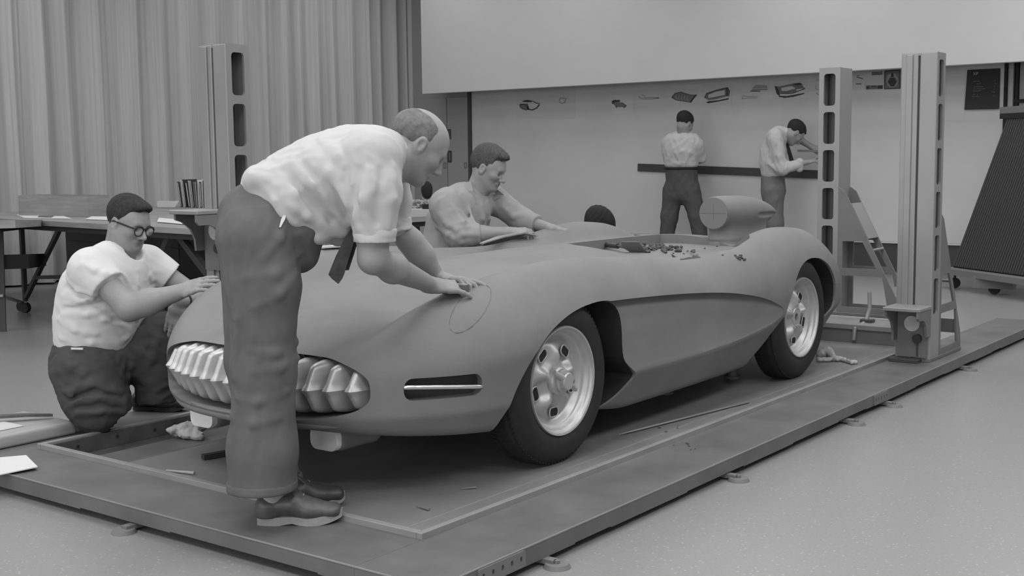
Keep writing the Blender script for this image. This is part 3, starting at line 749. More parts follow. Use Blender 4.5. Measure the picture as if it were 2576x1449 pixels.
# ================================================================== uprights
def upright(label, loc, rot, H, bracket_z):
    t = thing('measuring_upright', label, 'upright', loc, rot, 'slotted uprights around the bed plate')
    W, D = 0.103, 0.073; pitch = 0.252; n = int((H-0.03)/pitch)
    def ob(nm, bm, m_, par=t, **k): return obj(nm, bm, m_, par, world=False, **k)
    slots = [rrect(0.0, H-0.145-pitch*k, 0.040, 0.105, 0.020, 4) for k in range(n)]
    for s in (-1, 1):
        bm = nb(); plate_with_holes(bm, [(-D, 0), (D, 0), (D, H), (-D, H)], slots, 'y', s*W-s*0.014, s*W); ob('slotted_plate', bm, 'column_metal')
    for s in (-1, 1):
        bm = nb(); y0, y1 = (0.006, W-0.001) if s > 0 else (-W+0.001, -0.006)
        box(bm, (-D-0.002, y0, 0.0), (-D+0.026, y1, H-0.002), 0.004, 2); ob('guide_rail', bm, 'column_metal')
    bm = nb(); box(bm, (-D-0.012, -W-0.001 if False else 0.035, 0.30), (-D-0.0022, 0.070, H-0.01), 0.002); ob('guide_strip', bm, 'column_metal')
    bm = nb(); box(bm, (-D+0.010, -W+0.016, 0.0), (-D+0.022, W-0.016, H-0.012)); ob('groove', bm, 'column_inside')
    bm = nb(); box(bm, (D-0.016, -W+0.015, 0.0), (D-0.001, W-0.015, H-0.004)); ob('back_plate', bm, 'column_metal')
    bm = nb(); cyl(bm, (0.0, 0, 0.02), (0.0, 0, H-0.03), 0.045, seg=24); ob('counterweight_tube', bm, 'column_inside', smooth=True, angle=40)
    bm = nb(); box(bm, (-D+0.002, -W+0.015, H-0.016), (D-0.002, W-0.015, H-0.001)); ob('top_cap', bm, 'column_metal')
    # buttress: two braced side plates with windows, joined by rungs
    bx, bz = D+0.425, 0.83
    for s in (-1, 1):
        outer = [(D, 0.02), (bx, 0.02), (bx-0.012, 0.12), (D+0.075, bz-0.06), (D+0.045, bz), (D, bz+0.03)]
        w1 = [(D+0.035, 0.06), (bx-0.075, 0.06), (bx-0.115, 0.27), (D+0.035, 0.27)]
        w2 = [(D+0.035, 0.32), (bx-0.155, 0.32), (D+0.17, 0.50), (D+0.035, 0.50)]
        bm = nb(); plate_with_holes(bm, outer, [w1, w2], 'y', s*W-s*0.012, s*W); ob('buttress_plate', bm, 'column_paint')
    bm = nb(); a_, b_ = Vector((bx-0.03, 0, 0.14)), Vector((D+0.082, 0, bz-0.08))
    box(bm, (D, -W+0.013, bz-0.30), (D+0.10, W-0.013, bz-0.285)); ob('rung', bm, 'column_metal')
    bm = nb(); q_ = a_.lerp(b_, 0.50); cyl(bm, (q_.x, -W+0.012, q_.z), (q_.x, W-0.012, q_.z), 0.009, seg=12); ob('rung', bm, 'column_metal', smooth=True, angle=40)
    bm = nb(); bar(bm, a_.lerp(b_, 0.62), b_, 2*W-0.027, 0.012, up=(0.5, 0, 0.8)); ob('sloping_cover', bm, 'column_metal')
    bm = nb(); bar(bm, a_.lerp(b_, -0.05), a_.lerp(b_, 0.10), 2*W-0.027, 0.012, up=(0.5, 0, 0.8)); ob('sloping_cover', bm, 'column_metal')
    bm = nb(); box(bm, (-D-0.004, -W-0.002, 0.0), (bx+0.01, W+0.002, 0.022), 0.003); ob('base', bm, 'column_paint')
    # sliding bracket
    z = bracket_z
    br = bpy.data.objects.new('sliding_bracket', None); COL.objects.link(br); br.parent = t; br.matrix_basis = Matrix.Identity(4); br.empty_display_size = 0.1
    bm = nb(); box(bm, (-D-0.215, -W-0.005, z-0.020), (-D-0.003, W+0.005, z), 0.003); obj('shelf', bm, 'column_metal', br, world=False)
    bm = nb(); plate_with_holes(bm, [(-D-0.003, z-0.021), (-D-0.19, z-0.021), (-D-0.19, z-0.05), (-D-0.15, z-0.062), (-D-0.10, z-0.10), (-D-0.075, z-0.15), (-D-0.07, z-0.21), (-D-0.003, z-0.21)], [], 'y', W-0.014, W); obj('gusset', bm, 'column_paint', br, world=False)
    bm = nb(); plate_with_holes(bm, [(-D-0.003, z-0.021), (-D-0.215, z-0.021), (-D-0.215, z-0.055), (-D-0.20, z-0.072), (-D-0.14, z-0.072), (-D-0.105, z-0.085), (-D-0.08, z-0.115), (-D-0.06, z-0.18), (-D-0.003, z-0.18)], [], 'y', -W, -W+0.014); obj('gusset', bm, 'column_paint', br, world=False)
    hexa = [(0.0+0.045*math.cos(a)*(1.0 if k % 2 else 0.82), z-0.11+0.045*math.sin(a)*(1.0 if k % 2 else 0.82)) for k, a in enumerate([2*math.pi*k/16 for k in range(16)])]
    bm = nb(); plate_with_holes(bm, rrect(0, z-0.165, W-0.016, 0.142, 0.004, 2), [hexa] if H > 1.7 and False else [], 'x', -D-0.020, -D-0.003); obj('carriage', bm, 'column_paint', br, world=False)
    bm = nb(); cyl(bm, (-D-0.0205, 0.0, z-0.110), (-D-0.026, 0.0, z-0.110), 0.046, seg=18); obj('socket', bm, 'paper_mid', br, world=False)  # pale disc stands in for the brightness of a see-through hole
    bm = nb(); cyl(bm, (-D-0.021, -0.035, z-0.195), (-D-0.045, -0.035, z-0.195), 0.026, seg=18); k_ = obj('knob', bm, 'blackish', br, world=False, smooth=True, angle=40)
    bm = nb(); box(bm, (-D-0.027, -0.040, z-0.30), (-D-0.0205, -0.030, z-0.20)); obj('scale_strip', bm, 'column_inside', br, world=False)
    return t
upright('tall slotted steel upright with a low bracket, nearest on the right-hand rail', (7.12, 2.386, RZ), 0.0, 1.787, 0.335)
upright('slotted steel upright standing behind the kneeling man in the white T-shirt', (4.055, 4.86, RZ), 0.0, 1.787, 0.975)
upright('slotted steel upright with a braced ladder-like foot behind the rear of the car', (7.90, 3.235, 0.223), -math.pi/2, 1.649, 0.30)
o_ = bpy.data.objects  # stop blocks
bm = nb(); box(bm, (6.96, 2.33, RZ), (7.04, 2.50, RZ+0.022), 0.003); props(obj('stop_block', bm, 'column_inside'), 'flat dark stop block at the foot of the near upright', 'block')
# crank leaning on the far beam
cr = thing('jack_crank', 'bent metal crank handle standing by the far cross beam', 'crank', tuple(at(2165, 822, z=0.222)))
q0 = at(2148, 855, x=7.40); q1 = at(2150, 826, x=7.40); q2 = at(2178, 810, x=7.56); q3 = at(2188, 775, x=7.60); q4 = at(2187, 735, x=7.60)
bm = nb(); tube(bm, [q0, q1, q1+(q2-q1)*0.3, q2, q3, q4], 0.013, 10); obj('shaft', bm, 'column_metal', cr, smooth=True, angle=50)
bm = nb(); box(bm, q2-np.array([0.03, 0.05, 0.02]), q2+np.array([0.03, 0.03, 0.02]), 0.003); obj('clamp', bm, 'column_inside', cr)
# ================================================================== the clay car model
YC = 3.45; DECK = 0.103
zcen = pchip([2.7, 2.85, 3.0, 3.2, 3.5, 4.0, 4.5, 5.0, 5.5, 6.0, 6.5, 7.0, 7.4], [0.50, 0.585, 0.645, 0.705, 0.765, 0.825, 0.855, 0.862, 0.862, 0.858, 0.82, 0.70, 0.5])
zfen = pchip([2.7, 2.95, 3.1, 3.3, 3.6, 4.0, 4.4, 4.8, 5.2, 5.5, 5.75, 6.02, 6.3, 6.6, 6.85, 7.02, 7.2], [0.46, 0.60, 0.685, 0.775, 0.85, 0.888, 0.872, 0.838, 0.822, 0.842, 0.885, 0.915, 0.898, 0.815, 0.69, 0.56, 0.4])
vfen = pchip([2.8, 3.2, 3.6, 4.2, 5.0, 5.6, 6.2, 7.2], [0.50, 0.58, 0.63, 0.66, 0.66, 0.67, 0.66, 0.58])
zbot = pchip([2.8, 3.0, 3.4, 4.1, 4.4, 5.0, 5.7, 6.3, 6.7, 7.0, 7.3], [0.375, 0.335, 0.30, 0.262, 0.225, 0.225, 0.228, 0.25, 0.262, 0.33, 0.45])
zcrs = pchip([2.8, 3.4, 4.3, 4.75, 5.2, 5.6, 5.8, 6.2, 7.0], [0.40, 0.40, 0.392, 0.392, 0.405, 0.445, 0.487, 0.45, 0.45])
def body_F(p):
    x = p[:, 0]; v = np.abs(p[:, 1]-YC); z = p[:, 2]
    hood = zcen(x) - 0.085*(v/0.55)**2
    fen = zfen(x) - ((v-vfen(x))**2)/(2*0.19)
    top = smax(hood, fen, 0.07)
    Ft = (z-top)*0.85
    zc_ = zcrs(x)
    up_ = np.maximum(z-0.58, 0)
    low = np.maximum(zc_-z, 0)
    Vs = 0.85 - 0.30*up_*up_/0.3 - 0.52*low - 0.02*np.clip((0.58-z)/0.2, 0, 1)
    xn = 2.835 + 0.9*np.maximum(0.40-z, 0)**1.25*1.2 + 0.25*np.maximum(z-0.56, 0)
    xt = 7.19 - 0.9*np.maximum(0.46-z, 0) - 0.5*np.maximum(z-0.5, 0)
    tn = np.maximum((3.62-x)/(3.62-xn), 0); tt = np.maximum((x-6.1)/(xt-6.1), 0)
    g = (tn**2.2+(v/np.maximum(Vs, 0.05))**2.2)**(1/2.2)
    g2 = (tt**2.5+(v/np.maximum(Vs, 0.05))**2.5)**(1/2.5)
    Fp = (np.maximum(g, g2)-1)*0.80
    Fb = zbot(x)-z
    F = smax(Ft, Fp, 0.115)
    return smax(F, Fb, 0.035)
def body_v(x, z):
    """outer half width of the body at (x, z), for scalars"""
    a, b = 0.0, 1.1
    P_ = np.zeros((1, 3)); P_[0, 0] = x; P_[0, 2] = z
    vs = np.linspace(0.02, 1.05, 207); q = np.zeros((207, 3)); q[:, 0] = x; q[:, 2] = z; q[:, 1] = YC-vs
    f = body_F(q); i = np.nonzero(f < 0)[0]
    if len(i) == 0: return 0.0
    i = i[-1]
    if i == 206: return vs[-1]
    return float(vs[i]+(vs[i+1]-vs[i])*(-f[i])/(f[i+1]-f[i]))
def body_top(x, y):
    zs = np.linspace(0.3, 1.1, 161); q = np.zeros((161, 3)); q[:, 0] = x; q[:, 1] = y; q[:, 2] = zs
    f = body_F(q); i = np.nonzero(f < 0)[0]
    if len(i) == 0: return 0.3
    i = i[-1]
    return float(zs[i]+(zs[i+1]-zs[i])*(-f[i])/(f[i+1]-f[i]))
def body_x(y, z):
    """front surface of the nose at (y, z)"""
    xs = np.linspace(2.7, 3.7, 201); q = np.zeros((201, 3)); q[:, 0] = xs; q[:, 1] = y; q[:, 2] = z
    f = body_F(q); i = np.nonzero(f < 0)[0]
    if len(i) == 0: return 3.7
    i = i[0]
    return float(xs[i]-(xs[i]-xs[i-1])*(f[i])/(f[i]-f[i-1])) if i > 0 else xs[0]

def _hit(px, py):
    d = ray(px, py); ts = np.linspace(3.0, 8.0, 2000); q = CAM+ts[:, None]*d; i = np.nonzero(body_F(q) < 0)[0]; return q[i[0]]
CAR = thing('clay_car_model', 'large grey clay model of a low open sports car on the steel bed plate', 'car', (4.95, YC, DECK))
V_, F_ = nets_fn(body_F, (2.70, 2.50, 0.15), (7.32, 4.40, 1.02), 0.0115)
V_ = relax(V_, F_, 3)
body_me = mesh_np('body', V_, F_)
cuts = []
# wheel openings, outlines in (x, z)
ARCH_F = [(3.43, 0.18), (3.432, 0.32), (3.465, 0.42), (3.51, 0.50), (3.575, 0.575), (3.66, 0.635), (3.745, 0.672), (3.83, 0.698), (3.92, 0.715), (4.02, 0.724), (4.10, 0.722), (4.15, 0.708), (4.178, 0.68), (4.19, 0.64), (4.198, 0.57), (4.215, 0.50), (4.245, 0.45), (4.315, 0.39), (4.285, 0.345), (4.24, 0.31), (4.15, 0.27), (4.12, 0.18)]
ARCH_R = [(5.55, 0.12), (5.56, 0.272), (5.63, 0.318), (5.70, 0.375), (5.757, 0.449), (5.797, 0.536), (5.86, 0.628), (5.93, 0.69), (6.016, 0.729), (6.119, 0.747), (6.236, 0.740), (6.31, 0.717), (6.37, 0.684), (6.43, 0.620), (6.462, 0.545), (6.463, 0.48), (6.425, 0.432), (6.38, 0.405), (6.36, 0.12)]
def fine(pts, n=5):
    """smooth closed outline through points (Catmull-Rom), first and last segments straight"""
    o = []; m = len(pts)
    for i in range(m-1):
        p0 = np.array(pts[max(i-1, 0)]); p1 = np.array(pts[i]); p2 = np.array(pts[i+1]); p3 = np.array(pts[min(i+2, m-1)])
        for k in range(n):
            t = k/n
            o.append(tuple(0.5*((2*p1)+(p2-p0)*t+(2*p0-5*p1+4*p2-p3)*t*t+(3*p1-p0-3*p2+p3)*t**3)))
    o.append(pts[-1]); return o
def arch_cut(pts, side, depth=0.36):
    bm = nb(); y0, y1 = (YC-1.0, YC-1.0+0.15+depth) if side < 0 else (YC+1.0-0.15-depth, YC+1.0)
    prism(bm, pts, 'y', y0, y1); return bm_mesh(bm)
AF, AR_ = ARCH_F[:1]+fine(ARCH_F[1:-1], 4)+ARCH_F[-1:], ARCH_R[:1]+fine(ARCH_R[1:-1], 4)+ARCH_R[-1:]
for s in (-1, 1):
    cuts.append(arch_cut(AF, s)); cuts.append(arch_cut(AR_, s))
# grille mouth
def oval(hw, hh, n=72, e=2.5):
    return [(hw*math.copysign(abs(math.cos(a))**(2/e), math.cos(a)), hh*math.copysign(abs(math.sin(a))**(2/e), math.sin(a))) for a in [2*math.pi*k/n for k in range(n)]]
GZ = 0.498
bm = nb(); prism(bm, [(YC+a, GZ+b) for a, b in oval(0.560, 0.116, e=2.9)], 'x', 2.5, 3.16); cuts.append(bm_mesh(bm))
# fender vents (both front corners)
V0, V1 = _hit(1013, 975), _hit(1215, 972)
VC = (V0+V1)/2; VD = V1-V0; VD[2] = 0; VL = float(np.linalg.norm(VD)); VD /= VL
for s in (-1, 1):
    c, d, L = VC.copy(), VD.copy(), VL
    if s > 0: c[1] = 2*YC-c[1]; d[1] = -d[1]
    nn = np.array([d[1], -d[0], 0]); nn = nn if nn@np.array([-1, s, 0]) > 0 else -nn
    bm = nb(); pr = rrect(0, 0, L/2, 0.040, 0.034, 6)
    A = [bm.verts.new(tuple(c+d*a+np.array([0, 0, b])+nn*0.3)) for a, b in pr]; B = [bm.verts.new(tuple(c+d*a*0.97+np.array([0, 0, b])-nn*0.05)) for a, b in pr]
    bm.faces.new(A); bm.faces.new(B[::-1])
    for i in range(len(pr)): bm.faces.new((A[i], B[i], B[(i+1) % len(pr)], A[(i+1) % len(pr)]))
    cuts.append(bm_mesh(bm))
# side coves: scooped below a crisp upper edge, flush along the lower crease
ctop = pchip([4.0, 4.3, 4.6, 4.85, 5.1, 5.35, 5.55, 5.70, 5.80], [0.722, 0.712, 0.698, 0.682, 0.660, 0.625, 0.583, 0.535, 0.490])
def cove_cut(s):
    xs = np.linspace(4.02, 5.735, 60); nz = 14; bm = nb(); IN, OUT = [], []
    for x in xs:
        zt = float(ctop(x)); zb = float(zcrs(np.array(x)))+0.002
        zt = max(zt, zb+0.004)
        r1, r2 = [], []
        dep = 0.042*min(1.0, (5.745-x)/0.55)**0.8
        for k in range(nz+1):
            u = k/nz; z = zb+(zt-zb)*u
            v = body_v(x, z) - dep*(u**1.15)*(1.0) - 0.012*math.sin(math.pi*u)*min(1.0, (5.745-x)/0.6) + (0.004 if k == 0 else 0)
            r1.append(bm.verts.new((x, YC+s*v, z))); r2.append(bm.verts.new((x, YC+s*1.0, z)))
        IN.append(r1); OUT.append(r2)
    n = len(xs)
    for i in range(n-1):
        for k in range(nz):
            bm.faces.new((IN[i][k], IN[i+1][k], IN[i+1][k+1], IN[i][k+1])); bm.faces.new((OUT[i][k], OUT[i][k+1], OUT[i+1][k+1], OUT[i+1][k]))
        bm.faces.new((IN[i][0], OUT[i][0], OUT[i+1][0], IN[i+1][0])); bm.faces.new((IN[i][nz], IN[i+1][nz], OUT[i+1][nz], OUT[i][nz]))
    for i in (0, n-1):
        for k in range(nz): bm.faces.new((IN[i][k], IN[i][k+1], OUT[i][k+1], OUT[i][k]))
    return bm_mesh(bm)
cuts.append(cove_cut(-1)); cuts.append(cove_cut(1))
# driver's cockpit: stepped down beside the centre deck
CK = [(5.10, 3.50), (6.02, 3.49), (6.06, 3.42), (6.055, 3.30), (6.02, 3.14), (5.95, 2.99), (5.85, 2.86), (5.70, 2.78), (5.45, 2.76), (5.20, 2.82), (5.02, 2.98), (4.99, 3.2), (5.02, 3.40)]
def ck_floor(x, y): return 0.812-0.004*(x-5.0)+0.02*max(0.0, (3.0-y))*0
bm = nb(); A = [bm.verts.new((x, y, ck_floor(x, y))) for x, y in CK]; B = [bm.verts.new((x, y, 1.1)) for x, y in CK]
bm.faces.new(A); bm.faces.new(B[::-1])
for i in range(len(CK)): bm.faces.new((A[i], B[i], B[(i+1) % len(CK)], A[(i+1) % len(CK)]))
cuts.append(bm_mesh(bm))
bm = nb()   # the small seat notch in the cockpit floor
pa = [_hit(1688, 638), _hit(1764, 648), _hit(1712, 655)]; zmin = min(p[2] for p in pa)
A = [bm.verts.new((p[0], p[1], zmin-0.045)) for p in pa]; B = [bm.verts.new((p[0], p[1], 0.9)) for p in pa]
bm.faces.new(A); bm.faces.new(B[::-1])
for i in range(3): bm.faces.new((A[i], B[i], B[(i+1) % 3], A[(i+1) % 3]))
cuts.append(bm_mesh(bm))
body_me = booleans(body_me, 'body', cuts, 'clay')
body_me.polygons.foreach_set('use_smooth', [True]*len(body_me.polygons)); body_me.set_sharp_from_angle(angle=math.radians(28))
body = link('body', body_me, 'clay', CAR)
# black linings that paint in the shade of wheel wells and grille mouth
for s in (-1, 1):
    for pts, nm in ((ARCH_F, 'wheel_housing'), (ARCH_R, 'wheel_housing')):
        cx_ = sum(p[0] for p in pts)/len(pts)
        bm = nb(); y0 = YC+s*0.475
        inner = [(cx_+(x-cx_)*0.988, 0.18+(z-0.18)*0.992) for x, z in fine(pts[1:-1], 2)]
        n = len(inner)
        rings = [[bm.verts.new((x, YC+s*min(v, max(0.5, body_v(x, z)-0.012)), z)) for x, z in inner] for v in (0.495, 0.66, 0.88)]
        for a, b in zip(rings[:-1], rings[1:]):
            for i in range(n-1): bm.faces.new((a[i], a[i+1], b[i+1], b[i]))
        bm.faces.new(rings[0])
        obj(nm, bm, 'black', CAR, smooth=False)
bm = nb(); prism(bm, [(YC+a, GZ+b) for a, b in oval(0.552, 0.108, e=2.9)], 'x', 3.10, 3.15); obj('grille_backing', bm, 'black', CAR)  # black sheet stands in for the deep shade between the teeth

# grille teeth
def tooth_mesh():
    nz, na = 20, 10; hz = 0.106; bm = nb(); G = []
    for i in range(nz+1):
        q = -1+2*i/nz; z = hz*q
        lead = -0.052*(1-abs(q))**0.95 - 0.010
        rnd = max(0.0, abs(q)-0.80)/0.20
        ridge = 0.010*math.exp(-(q/0.10)**2)
        row = []
        for k in range(-na, na+1):
            a = k/na
            xx = lead + 0.095*abs(a)**1.45 + 0.05*rnd**2
            if abs(q) < 0.12: xx -= 0.004
            w_ = 0.036*(1-0.35*rnd**2)
            yy = w_*(math.copysign(abs(a)**0.62, a)) + math.copysign(ridge*abs(a)**0.3*0.5, a)
            row.append(bm.verts.new((xx, yy, z)))
        G.append(row)
    for i in range(nz):
        for k in range(2*na): bm.faces.new((G[i][k], G[i][k+1], G[i+1][k+1], G[i+1][k]))
    bk = [[bm.verts.new((0.09, r[0].co.y, r[0].co.z)), bm.verts.new((0.09, r[-1].co.y, r[-1].co.z))] for r in G]
    for i in range(nz):
        bm.faces.new((G[i][0], G[i+1][0], bk[i+1][0], bk[i][0])); bm.faces.new((G[i][-1], bk[i][1], bk[i+1][1], G[i+1][-1]))
        bm.faces.new((bk[i][0], bk[i+1][0], bk[i+1][1], bk[i][1]))
    for i in (0, nz): bm.faces.new(G[i]+[bk[i][1], bk[i][0]])
    me = bm_mesh(bm, 'grille_tooth'); me.materials.append(M['silver'])
    me.polygons.foreach_set('use_smooth', [True]*len(me.polygons)); me.set_sharp_from_angle(angle=math.radians(34))
    return me
tooth = tooth_mesh()
for k in range(-7, 8):
    v = 0.0705*k
    xs_ = 2.835+0.785*(1-(1-(abs(v)/0.83)**2.2)**(1/2.2))
    o = bpy.data.objects.new('grille_tooth', tooth); COL.objects.link(o); o.parent = CAR
    hs = (1-(abs(v)/0.590)**3.2)**(1/3.2)
    o.matrix_basis = Matrix.Translation((xs_+0.055-4.95, v, GZ-DECK)) @ Matrix.Diagonal((1, 1, 0.97*hs, 1))
# lower lip under the mouth
bm = nb(); pts = []; rr = []
for k in range(-24, 25):
    y = YC+0.50*k/24; z = GZ-0.128
    pts.append((body_x(y, z)+0.012, y, z)); rr.append(0.018*(1-abs(k/24.0)**4)+0.003)
tube(bm, pts, 0.02, 10, radii=rr); obj('grille_lip', bm, 'clay', CAR, smooth=True)
# bumper pods
for s in (-1, 1):
    y0 = YC+s*0.338
    sd = SDF(); R_ = np.eye(3)
    sd.rbox((3.11, y0, 0.306), (0.115, 0.071, 0.046), 0.034, k=0.01)
    sd.cone((3.20, y0, 0.305), (3.42, y0+s*0.03, 0.315), 0.040, 0.02, 0.03, flat=((0, 1, 0), 1.4))
    me = sd.mesh('bumper_pod', 0.006); pd = link('bumper_pod', me, 'clay', CAR)
    bm = nb(); prism(bm, rrect(y0, 0.306, 0.066, 0.041, 0.030, 5), 'x', 2.985, 3.02)
    obj('pod_face', bm, 'pod_white', pd)
# vents: dark back and a chrome bar along the body surface
for s in (-1, 1):
    pts = []
    for k in range(0, 21):
        q = _hit(1014+200*k/20.0, 975.5-2.5*k/20.0); n_ = np.array([0.70, 0.70, 0])*0.004
        pts.append((q[0]+n_[0], (q[1]+n_[1]) if s < 0 else 2*YC-(q[1]+n_[1]), q[2]))
    bm = nb(); tube(bm, pts, 0.0085, 10); obj('vent_bar', bm, 'chrome', CAR, smooth=True)
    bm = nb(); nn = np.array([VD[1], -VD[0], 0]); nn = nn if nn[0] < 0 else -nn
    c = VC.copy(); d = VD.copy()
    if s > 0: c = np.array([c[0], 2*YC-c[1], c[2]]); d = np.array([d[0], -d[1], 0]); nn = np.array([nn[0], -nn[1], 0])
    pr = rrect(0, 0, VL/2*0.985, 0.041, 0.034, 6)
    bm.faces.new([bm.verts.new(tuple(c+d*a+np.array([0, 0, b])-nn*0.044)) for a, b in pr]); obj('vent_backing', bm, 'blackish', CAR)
# headlight circle pencilled on the near fender
bm = nb(); pts = []
for k in range(40):
    a = 2*math.pi*k/40
    px = 1183+66*math.cos(a)*0.42+ -0 + 62*math.sin(a)*0.72; py = 777+ 66*math.cos(a)*0.30 - 62*math.sin(a)*0.92
    lo_, hi_ = 3.0, 5.2; d = ray(px, py); ts = np.linspace(3.0, 5.5, 500); q = CAM+ts[:, None]*d; f = body_F(q); i = np.nonzero(f < 0)[0]
    if len(i): pts.append(CAM+d*(ts[i[0]]-0.003))
tube(bm, pts, 0.0013, 5, closed=True); obj('pencil_mark', bm, 'pencil_line', CAR)

# headrest fairing
HX, HY, HZ = 5.98, 3.135, 0.985
sd = SDF()
ax = np.array([1.0, 0.0, -0.03])
_rp = pchip([0.0, 0.1, 0.25, 0.40, 0.52, 0.64, 0.74, 0.80], [0.090, 0.095, 0.097, 0.090, 0.076, 0.052, 0.022, 0.003])
for k in range(26):
    t0, t1 = 0.03+0.77*k/26, 0.03+0.77*(k+1)/26
    sd.cone(np.array([HX, HY, HZ])+ax*t0, np.array([HX, HY, HZ])+ax*t1, float(_rp(np.array(t0))), float(_rp(np.array(t1))), 0.002)
sd.cone((HX+0.11, HY, HZ-0.14), (HX+0.50, HY, HZ-0.14), 0.050, 0.05, 0.09)
sd.cone((HX+0.10, HY, HZ-0.20), (HX+0.65, HY, HZ-0.20), 0.075, 0.07, 0.09)
_sl = [(0.36, 0.100, 0.010), (0.40, 0.096, 0.015), (0.50, 0.084, 0.015), (0.62, 0.060, 0.014), (0.72, 0.031, 0.012), (0.79, 0.006, 0.006)]
for (ta, ya_, ra_), (tb, yb_, rb_) in zip(_sl[:-1], _sl[1:]):
    sd.cone((HX+ta, HY-ya_, HZ-0.012-0.03*ta), (HX+tb, HY-yb_, HZ-0.012-0.03*tb), ra_, rb_, 0.003, sub=True)
me = sd.mesh('headrest', 0.006, clip=lambda p: HX-p[..., 0], it=2)
hr = link('headrest', me, 'clay', CAR)
bm = nb(); bmesh.ops.create_circle(bm, cap_ends=True, segments=48, radius=0.086, matrix=Matrix.Translation((HX-0.003, HY, HZ)) @ Matrix.Rotation(math.pi/2, 4, 'Y'))
obj('headrest_face', bm, 'clay_face', hr)
bm = nb(); box(bm, (HX-0.0045, HY-0.075, HZ-0.001), (HX-0.0033, HY+0.075, HZ+0.001)); box(bm, (HX-0.0045, HY-0.001, HZ-0.04), (HX-0.0033, HY+0.001, HZ+0.05))
obj('centre_mark', bm, 'pencil_line', hr)

